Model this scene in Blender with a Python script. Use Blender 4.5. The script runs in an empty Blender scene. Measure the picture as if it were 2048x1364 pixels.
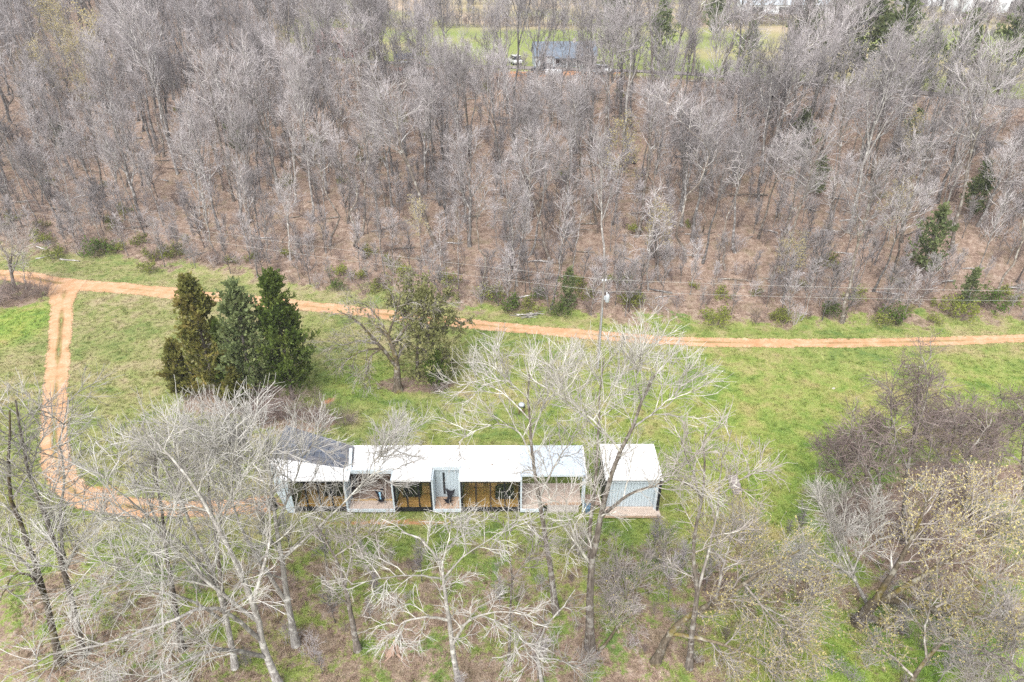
import bpy, math, random
import numpy as np
from mathutils import Vector

# ------------------------------------------------------------------ camera, sky, sun, exposure
SC = bpy.context.scene
CAM_H, PITCH = 36.0, math.radians(30.0)
F, CX, CY = 2048 * 24 / 36.0, 1024.0, 682.0        # focal length and centre in photo pixels
cam_data = bpy.data.cameras.new('camera')
cam_data.lens = 24.0; cam_data.sensor_width = 36.0
cam_data.clip_start = 0.5; cam_data.clip_end = 12000
cam = bpy.data.objects.new('camera', cam_data)
cam.location = (0, 0, CAM_H)
cam.rotation_euler = (math.pi / 2 - PITCH, 0, 0)
SC.collection.objects.link(cam); SC.camera = cam

SUN_EL, SUN_AZ = math.radians(52), math.radians(200)
world = bpy.data.worlds.new('World'); SC.world = world; world.use_nodes = True
wn = world.node_tree; wn.nodes.clear()
w_out = wn.nodes.new('ShaderNodeOutputWorld'); w_bg = wn.nodes.new('ShaderNodeBackground')
w_sky = wn.nodes.new('ShaderNodeTexSky'); w_hs = wn.nodes.new('ShaderNodeHueSaturation')
w_sky.sky_type = 'NISHITA'; w_sky.sun_disc = False
w_sky.sun_elevation = SUN_EL; w_sky.sun_rotation = SUN_AZ
w_sky.air_density = 1.0; w_sky.dust_density = 4.0; w_sky.ozone_density = 1.0
w_hs.inputs['Saturation'].default_value = 0.22         # a thin white overcast
w_bg.inputs['Strength'].default_value = 0.15
wn.links.new(w_sky.outputs[0], w_hs.inputs['Color']); wn.links.new(w_hs.outputs[0], w_bg.inputs['Color'])
wn.links.new(w_bg.outputs[0], w_out.inputs['Surface'])

sun_data = bpy.data.lights.new('sun', 'SUN'); sun_data.energy = 0.9
sun_data.angle = math.radians(45); sun_data.color = (1.0, 0.975, 0.945)
sun = bpy.data.objects.new('sun', sun_data)
sdir = Vector((math.sin(SUN_AZ) * math.cos(SUN_EL), math.cos(SUN_AZ) * math.cos(SUN_EL), math.sin(SUN_EL)))
sun.rotation_euler = sdir.to_track_quat('Z', 'Y').to_euler(); sun.location = (0, -30, 90)
SC.collection.objects.link(sun)

SC.view_settings.view_transform = 'Standard'; SC.view_settings.look = 'None'
SC.view_settings.gamma = 1.0; SC.view_settings.use_curve_mapping = False
SC.view_settings.exposure = 1.18
SC.cycles.max_bounces = 5; SC.cycles.diffuse_bounces = 1; SC.cycles.glossy_bounces = 2
SC.cycles.transmission_bounces = 4; SC.cycles.transparent_max_bounces = 8; SC.cycles.volume_bounces = 0
SC.render.use_persistent_data = False; SC.cycles.use_denoising = False; SC.cycles.use_light_tree = False

RNG = np.random.default_rng(20240)
random.seed(5)

# ------------------------------------------------------------------ geometry helpers
CP, SP = math.cos(PITCH), math.sin(PITCH)
def ray(px, py):
    a, b = (px - CX) / F, (py - CY) / F
    return np.array([a, CP - b * SP, -SP - b * CP])
def at(px, py, z=0.0):
    d = ray(px, py); t = (z - CAM_H) / d[2]
    return np.array([0, 0, CAM_H]) + d * t
def at_y(px, py, Y):
    d = ray(px, py); t = Y / d[1]
    return np.array([0, 0, CAM_H]) + d * t
def project(p):
    p = np.atleast_2d(p); q = p - np.array([0, 0, CAM_H])
    dep = q[:, 1] * CP - q[:, 2] * SP
    up = q[:, 1] * SP + q[:, 2] * CP
    dep = np.maximum(dep, 1e-3)
    return np.stack([CX + F * q[:, 0] / dep, CY - F * up / dep, dep], 1)

def snoise(x, y, s, seed=0):
    """cheap smooth noise in -1..1 for placing things and shaping ground"""
    r = np.random.default_rng(seed); o = np.zeros(np.broadcast(x, y).shape)
    for k in range(6):
        a = r.uniform(0, 6.283); fr = (0.6 + 0.35 * k) / s
        o = o + np.sin((x * math.cos(a) + y * math.sin(a)) * fr * 6.283 + r.uniform(0, 6.28)) / (1 + 0.35 * k)
    return o / 3.2
def sst(a, b, x):
    t = np.clip((x - a) / (b - a), 0, 1); return t * t * (3 - 2 * t)

# foot of the wooded slope and its upper edge, in metres
_e = np.array([at(px, py)[:2] for px, py in ((-250, 470), (0, 500), (200, 522), (400, 548), (640, 585), (950, 622), (1300, 652), (1700, 655), (2048, 650), (2350, 640))])
EX = np.concatenate([[-600], _e[:, 0], [600]]); EY = np.concatenate([[_e[0, 1] + 60], _e[:, 1], [_e[-1, 1]]])
TX = np.array([-600, -200, -120, -85, -55, -40, 0, 40, 80, 130, 600.]); TY = np.array([420, 330, 270, 215, 168, 152, 139, 128, 112, 104, 100.])
ZX = np.array([-600, -200, -120, -80, -50, -35, 600.]); ZV = np.array([44, 40, 33, 23, 16.5, 15, 15.])
def foot(x): return np.interp(x, EX, EY)
def top(x): return np.interp(x, TX, TY)
def terrain(x, y):
    x = np.asarray(x, float); y = np.asarray(y, float)
    s = (y - foot(x)) / (top(x) - foot(x))
    r = np.clip(s, 0, 1); ramp = 0.72 * r + 0.28 * (r * r * (3 - 2 * r))
    ramp = np.where(s < 0, 0, ramp) * np.interp(x, ZX, ZV)
    rough = sst(0.03, 0.25, s) * (1 - 0.8 * sst(0.85, 1.1, s))
    return ramp + rough * (0.7 * snoise(x, y, 23, 1) + 0.35 * snoise(x, y, 8, 2))
def tz(x, y): return float(terrain(x, y))
def ground(px, py):
    """where the line of sight through a photo pixel meets the terrain"""
    d = ray(px, py); ts = np.linspace(15, 900, 9000)
    p = np.array([0, 0, CAM_H]) + d[None] * ts[:, None]
    below = np.nonzero(p[:, 2] <= terrain(p[:, 0], p[:, 1]))[0]
    q = p[below[0]] if len(below) else p[-1]
    return np.array([q[0], q[1], tz(q[0], q[1])])

TRIS = [0]
class Geo:
    """collects quads and triangles, then becomes ONE mesh"""
    def __init__(s): s.v = []; s.f = []; s.m = []; s.n = 0
    def add(s, v, q, mat=0):
        v = np.asarray(v, float).reshape(-1, 3); q = np.asarray(q, np.int64)
        s.v.append(v); s.f.append(q + s.n); s.m.append(np.full(len(q), mat, np.int32)); s.n += len(v)
    def join(s, o, shift=0):
        off = s.n
        for v, f, m in zip(o.v, o.f, o.m):
            s.v.append(v); s.f.append(f + off); s.m.append(m + shift)
        s.n += o.n
    def box(s, x0, x1, y0, y1, z0, z1, mat=0):
        s.add([(x0, y0, z0), (x1, y0, z0), (x1, y1, z0), (x0, y1, z0), (x0, y0, z1), (x1, y0, z1), (x1, y1, z1), (x0, y1, z1)],
              [(0, 3, 2, 1), (4, 5, 6, 7), (0, 1, 5, 4), (1, 2, 6, 5), (2, 3, 7, 6), (3, 0, 4, 7)], mat)
    def hexa(s, b, t, mat=0):
        """b, t: four bottom and four top corners, counter-clockwise from above"""
        s.add(list(b) + list(t), [(0, 3, 2, 1), (4, 5, 6, 7), (0, 1, 5, 4), (1, 2, 6, 5), (2, 3, 7, 6), (3, 0, 4, 7)], mat)
    def tube(s, P, R, S, mat=0, cap=False):
        P = np.asarray(P, float); R = np.asarray(R, float)
        if P.ndim == 2: P = P[None]; R = R[None]
        N, K, _ = P.shape
        if N == 0: return
        T = np.empty_like(P); T[:, 1:-1] = P[:, 2:] - P[:, :-2]; T[:, 0] = P[:, 1] - P[:, 0]; T[:, -1] = P[:, -1] - P[:, -2]
        T /= np.linalg.norm(T, axis=2, keepdims=True) + 1e-9
        ref = np.where(np.abs(T[:, :1, 2:3]) > 0.8, np.array([1.0, 0.13, 0.0]), np.array([0.11, 0.07, 1.0]))
        U = np.cross(T, np.broadcast_to(ref, T.shape)); U /= np.linalg.norm(U, axis=2, keepdims=True) + 1e-9
        V = np.cross(T, U)
        a = np.arange(S) / S * 2 * math.pi
        ring = P[:, :, None] + R[:, :, None, None] * (U[:, :, None] * np.cos(a)[None, None, :, None] + V[:, :, None] * np.sin(a)[None, None, :, None])
        i = (np.arange(N)[:, None, None] * K + np.arange(K - 1)[None, :, None]) * S
        j = np.arange(S)[None, None, :]; j2 = (j + 1) % S
        q = np.stack([i + j, i + j2, i + S + j2, i + S + j], -1).reshape(-1, 4)
        s.add(ring.reshape(-1, 3), q, mat)
        if cap:
            for n in range(N):
                for e in (0, K - 1):
                    rr = ring[n, e]; c = rr.mean(0)
                    vv = np.vstack([rr, c]); 
                    qq = [(k, (k + 1) % S, S, S) for k in range(S)]
                    s.add(vv, [(a_, b_, c_, c_) for a_, b_, c_, _d in qq], mat)
    def mesh(s, name, mats, smooth=False):
        me = bpy.data.meshes.new(name)
        v = np.concatenate(s.v); f = np.concatenate(s.f); m = np.concatenate(s.m)
        tri = f[:, 2] == f[:, 3]
        order = np.concatenate([np.nonzero(~tri)[0], np.nonzero(tri)[0]])
        nq = int((~tri).sum()); nt = int(tri.sum()); TRIS[0] += 2 * nq + nt
        loops = np.concatenate([f[~tri].reshape(-1), f[tri][:, :3].reshape(-1)]).astype(np.int32)
        starts = np.concatenate([np.arange(nq) * 4, nq * 4 + np.arange(nt) * 3]).astype(np.int32)
        me.vertices.add(len(v)); me.vertices.foreach_set('co', v.astype(np.float32).reshape(-1))
        me.loops.add(len(loops)); me.loops.foreach_set('vertex_index', loops)
        me.polygons.add(nq + nt); me.polygons.foreach_set('loop_start', starts)
        me.polygons.foreach_set('material_index', m[order].astype(np.int32))
        if smooth: me.polygons.foreach_set('use_smooth', np.ones(nq + nt, bool))
        else: me.polygons.foreach_set('use_smooth', np.zeros(nq + nt, bool))
        for x in mats: me.materials.append(x)
        me.update(calc_edges=True); me.validate()
        return me

def link(name, data, parent=None, loc=None):
    o = bpy.data.objects.new(name, data); SC.collection.objects.link(o)
    if parent is not None: o.parent = parent
    if loc is not None: o.location = [float(c) for c in loc]
    return o
def tag(o, label=None, cat=None, group=None, kind=None):
    if label: o['label'] = label
    if cat: o['category'] = cat
    if group: o['group'] = group
    if kind: o['kind'] = kind
    return o
def thing(name, label, cat, loc=(0, 0, 0), rz=0.0, group=None):
    o = link(name, None, loc=loc); o.rotation_euler = (0, 0, rz); o.empty_display_size = 0.3
    return tag(o, label, cat, group)
def part(name, geo, mats, parent, smooth=False, label=None):
    if not isinstance(mats, (list, tuple)): mats = [mats]
    o = link(name, geo.mesh(name, mats, smooth), parent)
    if label: o['label'] = label
    return o
def bxp(name, parent, mat, x0, x1, y0, y1, z0, z1, label=None):
    g = Geo(); g.box(x0, x1, y0, y1, z0, z1); return part(name, g, mat, parent, label=label)

# ------------------------------------------------------------------ materials
class NT:
    def __init__(s, name):
        s.m = bpy.data.materials.new(name); s.m.use_nodes = True; s.t = s.m.node_tree; s.t.nodes.clear()
        s.out = s.n('ShaderNodeOutputMaterial'); s.b = s.n('ShaderNodeBsdfPrincipled')
        s.l(s.b.outputs[0], s.out.inputs[0]); s.b.inputs['Roughness'].default_value = 0.9
        s.b.inputs['Specular IOR Level'].default_value = 0.15
    def n(s, k): return s.t.nodes.new(k)
    def l(s, a, b): s.t.links.new(a, b)
    def noise(s, vec, scale, detail=3, rough=0.55, dist=0.0, w=None):
        n = s.n('ShaderNodeTexNoise'); n.inputs['Scale'].default_value = scale; n.inputs['Detail'].default_value = detail
        n.inputs['Roughness'].default_value = rough; n.inputs['Distortion'].default_value = dist
        if vec is not None: s.l(vec, n.inputs['Vector'])
        return n.outputs['Fac']
    def ramp(s, fac, stops, interp='LINEAR'):
        r = s.n('ShaderNodeValToRGB'); r.color_ramp.interpolation = interp
        el = r.color_ramp.elements
        while len(el) > 1: el.remove(el[0])
        el[0].position, el[0].color = stops[0][0], (*stops[0][1], 1)
        for p, c in stops[1:]:
            e = el.new(p); e.color = (*c, 1)
        s.l(fac, r.inputs[0]); return r.outputs[0]
    def mix(s, fac, a, b, mode='MIX'):
        n = s.n('ShaderNodeMix'); n.data_type = 'RGBA'; n.blend_type = mode; n.clamp_factor = True
        for v, k in ((fac, 0), (a, 6), (b, 7)):
            if isinstance(v, (int, float)): n.inputs[k].default_value = v
            elif isinstance(v, tuple): n.inputs[k].default_value = (*v, 1)
            else: s.l(v, n.inputs[k])
        return n.outputs[2]
    def math(s, op, a, b=0.0, clamp=False):
        n = s.n('ShaderNodeMath'); n.operation = op; n.use_clamp = clamp
        for v, k in ((a, 0), (b, 1)):
            if isinstance(v, (int, float)): n.inputs[k].default_value = v
            else: s.l(v, n.inputs[k])
        return n.outputs[0]
    def mapr(s, v, a, b, c=0.0, d=1.0):
        n = s.n('ShaderNodeMapRange'); n.inputs[1].default_value = a; n.inputs[2].default_value = b
        n.inputs[3].default_value = c; n.inputs[4].default_value = d; s.l(v, n.inputs[0]); return n.outputs[0]
    def scale(s, vec, xyz):
        n = s.n('ShaderNodeMapping'); n.inputs['Scale'].default_value = xyz; s.l(vec, n.inputs[0]); return n.outputs[0]
    def pos(s): return s.n('ShaderNodeNewGeometry').outputs['Position']
    def obj(s): return s.n('ShaderNodeTexCoord').outputs['Object']
    def rnd(s): return s.n('ShaderNodeObjectInfo').outputs['Random']
    def attr(s, name, kind='GEOMETRY'):
        n = s.n('ShaderNodeAttribute'); n.attribute_name = name; n.attribute_type = kind; return n.outputs['Fac']
    def bump(s, h, strength=0.3, dist=0.05):
        n = s.n('ShaderNodeBump'); n.inputs['Strength'].default_value = strength; n.inputs['Distance'].default_value = dist
        s.l(h, n.inputs['Height']); s.l(n.outputs[0], s.b.inputs['Normal'])
    def col(s, c):
        if isinstance(c, tuple): s.b.inputs['Base Color'].default_value = (*c, 1)
        else: s.l(c, s.b.inputs['Base Color'])
    def done(s, rough=None, spec=None, metal=None):
        if rough is not None: s.b.inputs['Roughness'].default_value = rough
        if spec is not None: s.b.inputs['Specular IOR Level'].default_value = spec
        if metal is not None: s.b.inputs['Metallic'].default_value = metal
        return s.m

def mat_simple(name, c, var=0.12, scale=3.0, rough=0.8, spec=0.2, metal=0.0, bump=0.0, stretch=None):
    n = NT(name); v = n.obj()
    if stretch: v = n.scale(v, stretch)
    f = n.noise(v, scale, 5)
    lo = tuple(max(0, x * (1 - var)) for x in c); hi = tuple(min(1, x * (1 + var)) for x in c)
    n.col(n.ramp(f, [(0.3, lo), (0.7, hi)]))
    if bump: n.bump(f, bump, 0.03)
    return n.done(rough, spec, metal)

def mat_bark(name, dark, light, spots, moss=0.0, mscale=1.0, rv=0.3):
    n = NT(name); v = n.obj()
    f1 = n.noise(n.scale(v, (6 * mscale, 6 * mscale, 1.2 * mscale)), 1.6, 5, 0.65)
    c = n.ramp(f1, [(0.32, dark), (0.66, light)])
    f2 = n.noise(v, 2.1 * mscale, 3, 0.6)
    c = n.mix(n.mapr(f2, 0.52, 0.62), c, spots)
    if moss > 0:
        f3 = n.noise(v, 0.9, 4, 0.6)
        nz = n.n('ShaderNodeSeparateXYZ'); n.l(n.n('ShaderNodeNewGeometry').outputs['Normal'], nz.inputs[0])
        k = n.math('ADD', n.mapr(f3, 0.64 - 0.2 * moss, 0.74 - 0.2 * moss), n.math('MULTIPLY', nz.outputs[2], 0.35))
        c = n.mix(n.math('MULTIPLY', k, moss, True), c, (0.15, 0.12, 0.022))
    r = n.mapr(n.rnd(), 0, 1, 1 - rv, 1 + rv)
    hs = n.n('ShaderNodeHueSaturation'); n.l(c, hs.inputs['Color']); n.l(r, hs.inputs['Value'])
    n.col(hs.outputs[0]); n.bump(f1, 0.5, 0.03)
    return n.done(0.95, 0.05)

def mat_twig(name, a, b, rv=0.18):
    n = NT(name); f = n.noise(n.obj(), 0.55, 4, 0.6)
    c = n.ramp(f, [(0.35, a), (0.65, b)])
    r = n.mapr(n.rnd(), 0, 1, 1 - rv, 1 + rv)
    hs = n.n('ShaderNodeHueSaturation'); n.l(c, hs.inputs['Color']); n.l(r, hs.inputs['Value'])
    n.col(hs.outputs[0]); return n.done(0.95, 0.04)

def mat_leaf(name, a, b, c3, scale=1.2, rv=0.2):
    n = NT(name); v = n.obj()
    f = n.noise(v, scale, 3, 0.6); g = n.noise(v, scale * 9, 2)
    c = n.ramp(f, [(0.3, a), (0.5, b), (0.68, c3)])
    c = n.mix(n.mapr(g, 0.35, 0.7, 0, 0.6), c, tuple(x * 1.5 for x in b))
    r = n.mapr(n.rnd(), 0, 1, 1 - rv, 1 + rv)
    hs = n.n('ShaderNodeHueSaturation'); n.l(c, hs.inputs['Color']); n.l(r, hs.inputs['Value'])
    n.col(hs.outputs[0])
    tr = n.n('ShaderNodeBsdfTranslucent'); n.l(hs.outputs[0], tr.inputs[0])
    mx = n.n('ShaderNodeMixShader'); mx.inputs[0].default_value = 0.3
    n.l(n.b.outputs[0], mx.inputs[1]); n.l(tr.outputs[0], mx.inputs[2]); n.l(mx.outputs[0], n.out.inputs[0])
    return n.done(0.7, 0.15)

M = {}
M['bark_dark'] = mat_bark('bark_dark', (0.07, 0.056, 0.046), (0.25, 0.215, 0.185), (0.33, 0.31, 0.28), 0.25)
M['bark_moss'] = mat_bark('bark_moss', (0.05, 0.04, 0.03), (0.17, 0.14, 0.11), (0.28, 0.26, 0.22), 0.62)
M['bark_pale'] = mat_bark('bark_pale', (0.17, 0.15, 0.135), (0.42, 0.40, 0.375), (0.55, 0.53, 0.49), 0.12)
M['branch_pale'] = mat_bark('branch_pale', (0.20, 0.18, 0.16), (0.46, 0.44, 0.40), (0.58, 0.56, 0.50), 0.10, 0.7)
M['branch_grey'] = mat_bark('branch_grey', (0.15, 0.125, 0.11), (0.33, 0.30, 0.27), (0.45, 0.43, 0.39), 0.10, 0.7)
M['twig_pale'] = mat_twig('twig_pale', (0.27, 0.245, 0.22), (0.55, 0.525, 0.485), .25)
M['twig_white'] = mat_twig('twig_white', (0.36, 0.335, 0.305), (0.62, 0.60, 0.56), .15)
M['twig_grey'] = mat_twig('twig_grey', (0.27, 0.235, 0.215), (0.45, 0.41, 0.385))
M['twig_brown'] = mat_twig('twig_brown', (0.16, 0.12, 0.108), (0.34, 0.275, 0.255))
M['twig_wood'] = mat_twig('twig_wood', (0.28, 0.248, 0.245), (0.51, 0.475, 0.475), 0.36)
M['bark_wood'] = mat_bark('bark_wood', (0.075, 0.066, 0.06), (0.24, 0.225, 0.215), (0.38, 0.365, 0.35), 0.0, 1.0, 0.45)
M['branch_wood'] = mat_bark('branch_wood', (0.19, 0.175, 0.165), (0.38, 0.355, 0.34), (0.52, 0.50, 0.48), 0.0, 1.0, 0.45)
M['buds'] = mat_leaf('buds', (0.38, 0.31, 0.12), (0.48, 0.41, 0.18), (0.56, 0.50, 0.27), 0.6)
M['cedar_green'] = mat_leaf('cedar_green', (0.06, 0.1, 0.026), (0.12, 0.17, 0.036), (0.2, 0.23, 0.055), 0.55)
M['cedar_grey'] = mat_leaf('cedar_grey', (0.075, 0.105, 0.045), (0.145, 0.18, 0.075), (0.23, 0.25, 0.11), 0.55)
M['cedar_brown'] = mat_leaf('cedar_brown', (0.085, 0.095, 0.028), (0.165, 0.165, 0.045), (0.27, 0.2, 0.065), 0.55)
M['bush_green'] = mat_leaf('bush_green', (0.05, 0.09, 0.015), (0.10, 0.16, 0.03), (0.17, 0.22, 0.05), 1.0)
M['bush_lime'] = mat_leaf('bush_lime', (0.12, 0.15, 0.03), (0.22, 0.25, 0.05), (0.32, 0.32, 0.09), 1.0)
M['ivy'] = mat_leaf('ivy', (0.12,0.135,0.055), (0.225,0.23,0.095), (0.36,0.33,0.16), 0.7)

def ground_colour(n, vec, litter, dry, lush):
    """grass / leaf litter colour from world position; shared by the ground sheet and the grass on it"""
    f0 = n.noise(vec, 0.09, 4, 0.6); f1 = n.noise(vec, 0.55, 5, 0.65, 0.4); f2 = n.noise(vec, 3.2, 4, 0.7)
    k = n.math('ADD', n.math('ADD', n.math('MULTIPLY', f0, 0.75), n.math('MULTIPLY', f1, 0.8)), -0.275)
    g = n.ramp(k, [(0.32, (0.10, 0.20, 0.015)), (0.43, (0.20, 0.285, 0.025)), (0.52, (0.28, 0.335, 0.055)), (0.60, (0.35, 0.34, 0.10)), (0.72, (0.44, 0.35, 0.15))])
    d = n.ramp(k, [(0.34, (0.22, 0.27, 0.06)), (0.46, (0.31, 0.305, 0.11)), (0.58, (0.40, 0.34, 0.18)), (0.70, (0.45, 0.36, 0.23))])
    l = n.ramp(k, [(0.33, (0.11, 0.26, 0.008)), (0.46, (0.22, 0.36, 0.022)), (0.57, (0.33, 0.395, 0.055)), (0.70, (0.43, 0.38, 0.11))])
    g = n.mix(n.math('ADD', dry, n.math('MULTIPLY', n.math('SUBTRACT', f1, 0.5), 0.9), True), g, d)
    g = n.mix(n.math('ADD', lush, n.math('MULTIPLY', n.math('SUBTRACT', f1, 0.5), 0.6), True), g, l)
    lf = n.noise(vec, 1.5, 6, 0.8)
    lit = n.ramp(lf, [(0.30, (0.07, 0.04, 0.028)), (0.41, (0.21, 0.125, 0.09)), (0.52, (0.35, 0.235, 0.178)), (0.62, (0.46, 0.345, 0.275)), (0.72, (0.58, 0.49, 0.42))])
    lit = n.mix(n.mapr(f1, 0.50, 0.68, 0.0, 0.5), lit, (0.20, 0.165, 0.075))
    fine = n.noise(vec, 9.0, 3, 0.7)
    t = n.math('ADD', litter, n.math('MULTIPLY', n.math('SUBTRACT', n.math('ADD', n.math('MULTIPLY', f1, 0.6), n.math('MULTIPLY', f2, 0.4)), 0.5), 2.6))
    t = n.mapr(t, 0.40, 0.62)
    c = n.mix(t, g, lit)
    c = n.mix(n.mapr(fine, 0.3, 0.7, 0, 1), n.mix(0.42, c, (0, 0, 0)), n.mix(0.12, c, (1.0, 0.95, 0.8)))
    return c, fine, f2

n = NT('meadow_and_leaf_litter')
gp = n.pos()
gc, gf, gf2 = ground_colour(n, gp, n.attr('litter'), n.attr('dry'), n.attr('lush'))
fld = n.ramp(n.noise(gp, 0.02, 4), [(0.38, (0.20, 0.26, 0.07)), (0.5, (0.27, 0.30, 0.11)), (0.62, (0.36, 0.31, 0.17))])
tan = n.ramp(n.noise(gp, 0.05, 4), [(0.4, (0.34, 0.26, 0.17)), (0.6, (0.46, 0.36, 0.26))])
gc = n.mix(n.attr('field'), gc, fld); gc = n.mix(n.attr('stubble'), gc, tan)
bare = n.ramp(n.noise(gp, 1.4, 4, 0.6), [(0.35, (0.42, 0.20, 0.095)), (0.65, (0.54, 0.30, 0.165))])
gc = n.mix(n.mapr(n.math('ADD', n.attr('bare'), n.math('MULTIPLY', n.math('SUBTRACT', gf2, 0.5), 0.9)), 0.4, 0.6), gc, bare)
n.col(gc); n.bump(n.math('ADD', gf, gf2), 0.8, 0.12)
M['ground'] = n.done(1.0, 0.02)

n = NT('orange_dirt'); v = n.pos()
f1 = n.noise(v, 0.8, 5, 0.65); f2 = n.noise(v, 5.0, 4, 0.7)
c = n.ramp(f1, [(0.3, (0.47, 0.265, 0.14)), (0.5, (0.58, 0.365, 0.22)), (0.7, (0.66, 0.48, 0.34))])
c = n.mix(n.mapr(f2, 0.35, 0.65, 0.55, 0.0), c, (0.33, 0.175, 0.085))
mid = n.attr('mid')                                      # the strip between the wheel ruts
mk = n.mapr(n.math('ADD', mid, n.math('MULTIPLY', n.math('SUBTRACT', f2, 0.5), 1.2)), 0.42, 0.68)
c = n.mix(n.math('MULTIPLY', mk, 0.85), c, n.ramp(f1, [(0.35, (0.20, 0.13, 0.055)), (0.65, (0.30, 0.24, 0.09))]))
n.col(c); n.bump(f2, 0.6, 0.05)
ed = n.attr('edge')                                      # 1 in the middle, 0 at the ragged rim
al = n.mapr(n.math('ADD', n.math('SUBTRACT', ed, n.math('MULTIPLY', n.math('MULTIPLY', mid, mid), .8)), n.math('MULTIPLY', n.math('SUBTRACT', n.math('ADD', n.math('MULTIPLY', f1, 0.5), n.math('MULTIPLY', f2, 0.5)), 0.5), 2.4)), 0.25, 0.45)
n.l(al, n.b.inputs['Alpha'])
M['dirt'] = n.done(1.0, 0.02)

M['white_roof'] = mat_simple('white_roof', (0.80, 0.80, 0.80), 0.04, 0.8, 0.55, 0.3)
n = NT('stained_white_roof'); v = n.obj()
c = n.ramp(n.noise(v, 0.7, 5, 0.7), [(0.3, (0.70, 0.70, 0.69)), (0.6, (0.82, 0.82, 0.82))])
c = n.mix(n.mapr(n.noise(n.scale(v, (1, 3, 1)), 2.6, 3, 0.6), 0.60, 0.70, 0, 0.65), c, (0.36, 0.34, 0.32))
n.col(c); M['white_roof'] = n.done(0.6, 0.3)
M['blue_roof'] = mat_simple('pale_blue_roof', (0.50, 0.56, 0.62), 0.08, 1.2, 0.4, 0.4)
M['pale_wall'] = mat_simple('pale_blue_wall', (0.52, 0.60, 0.64), 0.07, 2.0, 0.7, 0.25, stretch=(3, 3, 0.4))
M['trim'] = mat_simple('pale_trim', (0.58, 0.65, 0.69), 0.05, 2.0, 0.6, 0.25)
M['slate'] = mat_simple('blue_slate_roofing', (0.10, 0.112, 0.14), 0.35, 1.2, 0.6, 0.3, stretch=(1, 4, 1))
M['slate_b'] = mat_simple('worn_slate_roofing', (0.135, 0.135, 0.15), 0.4, 1.5, 0.7, 0.25, stretch=(1, 4, 1))
M['black'] = mat_simple('black_metal', (0.018, 0.019, 0.022), 0.3, 3, 0.5, 0.3)
M['pink_deck'] = mat_simple('new_pine_deck', (0.57, 0.46, 0.38), 0.16, 2.2, 0.8, 0.15, stretch=(0.6, 7, 4))
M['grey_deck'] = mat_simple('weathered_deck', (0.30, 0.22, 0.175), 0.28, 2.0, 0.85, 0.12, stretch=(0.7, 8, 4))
M['orange_deck'] = mat_simple('stained_deck', (0.50, 0.35, 0.25), 0.2, 2.0, 0.8, 0.15, stretch=(0.7, 7, 4))
M['yellow_board'] = mat_simple('yellow_edge_board', (0.55, 0.37, 0.16), 0.12, 3, 0.7, 0.2)
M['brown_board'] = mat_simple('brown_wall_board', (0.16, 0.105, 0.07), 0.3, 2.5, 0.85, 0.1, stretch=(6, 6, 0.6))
M['amber_floor'] = mat_simple('amber_floor', (0.55, 0.30, 0.10), 0.22, 1.4, 0.35, 0.4, stretch=(1, 5, 1))
M['cabinet'] = mat_simple('honey_cabinet', (0.52, 0.32, 0.14), 0.15, 2.0, 0.5, 0.3)
M['sage'] = mat_simple('sage_panel', (0.45, 0.50, 0.44), 0.1, 1.5, 0.8, 0.2)
M['charcoal'] = mat_simple('charcoal_cloth', (0.03, 0.03, 0.036), 0.3, 6, 0.9, 0.1)
M['sky_cloth'] = mat_simple('light_blue_cloth', (0.30, 0.52, 0.66), 0.08, 6, 0.9, 0.1)
M['stone'] = mat_simple('pale_stone', (0.42, 0.39, 0.35), 0.3, 3, 0.9, 0.1, bump=0.4)
M['ledge'] = mat_simple('dark_ledge_rock', (0.13, 0.11, 0.095), 0.5, 1.2, 0.95, 0.08, bump=0.6)
M['pole_wood'] = mat_simple('weathered_pole_wood', (0.27, 0.24, 0.215), 0.3, 2, 0.9, 0.1, stretch=(9, 9, 0.6))
M['grey_metal'] = mat_simple('pale_grey_metal', (0.42, 0.45, 0.47), 0.08, 3, 0.45, 0.4)
M['porcelain'] = mat_simple('porcelain', (0.75, 0.77, 0.78), 0.04, 5, 0.25, 0.5)
M['wire'] = mat_simple('aluminium_wire', (0.50, 0.49, 0.46), 0.05, 3, 0.5, 0.4)
M['stump'] = mat_simple('torn_stump_wood', (0.36, 0.25, 0.19), 0.35, 3, 0.9, 0.1, stretch=(6, 6, 1), bump=0.5)
M['stump_core'] = mat_simple('split_stump_wood', (0.47, 0.32, 0.17), 0.25, 4, 0.9, 0.1, stretch=(6, 6, 1))
M['log_bark'] = mat_simple('grey_log_bark', (0.30, 0.265, 0.25), 0.5, 4, 0.95, 0.08, bump=0.5)
M['log_end'] = mat_simple('bleached_log_end', (0.60, 0.56, 0.52), 0.2, 6, 0.9, 0.1)
M['blue_bin'] = mat_simple('blue_plastic', (0.08, 0.16, 0.24), 0.15, 3, 0.5, 0.35)
M['red_paint'] = mat_simple('faded_red_boards', (0.26, 0.10, 0.085), 0.2, 1.5, 0.85, 0.15, stretch=(5, 5, 0.5))
M['pink_roof'] = mat_simple('rusty_pink_roof', (0.33, 0.24, 0.225), 0.2, 1.0, 0.7, 0.2)
M['grey_roof'] = mat_simple('blue_grey_shingle', (0.15, 0.18, 0.22), 0.2, 1.0, 0.8, 0.2)
M['grey_siding'] = mat_simple('light_grey_siding', (0.42, 0.46, 0.49), 0.1, 1.5, 0.8, 0.2)
M['white_metal'] = mat_simple('white_sheet_metal', (0.72, 0.75, 0.79), 0.05, 0.4, 0.5, 0.3)
M['orange_paint'] = mat_simple('orange_paint', (0.55, 0.17, 0.06), 0.12, 3, 0.5, 0.35)
M['white_paint'] = mat_simple('white_paint', (0.75, 0.76, 0.77), 0.04, 3, 0.45, 0.35)
M['dark_paint'] = mat_simple('dark_car_paint', (0.03, 0.035, 0.045), 0.1, 3, 0.3, 0.5)
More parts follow.
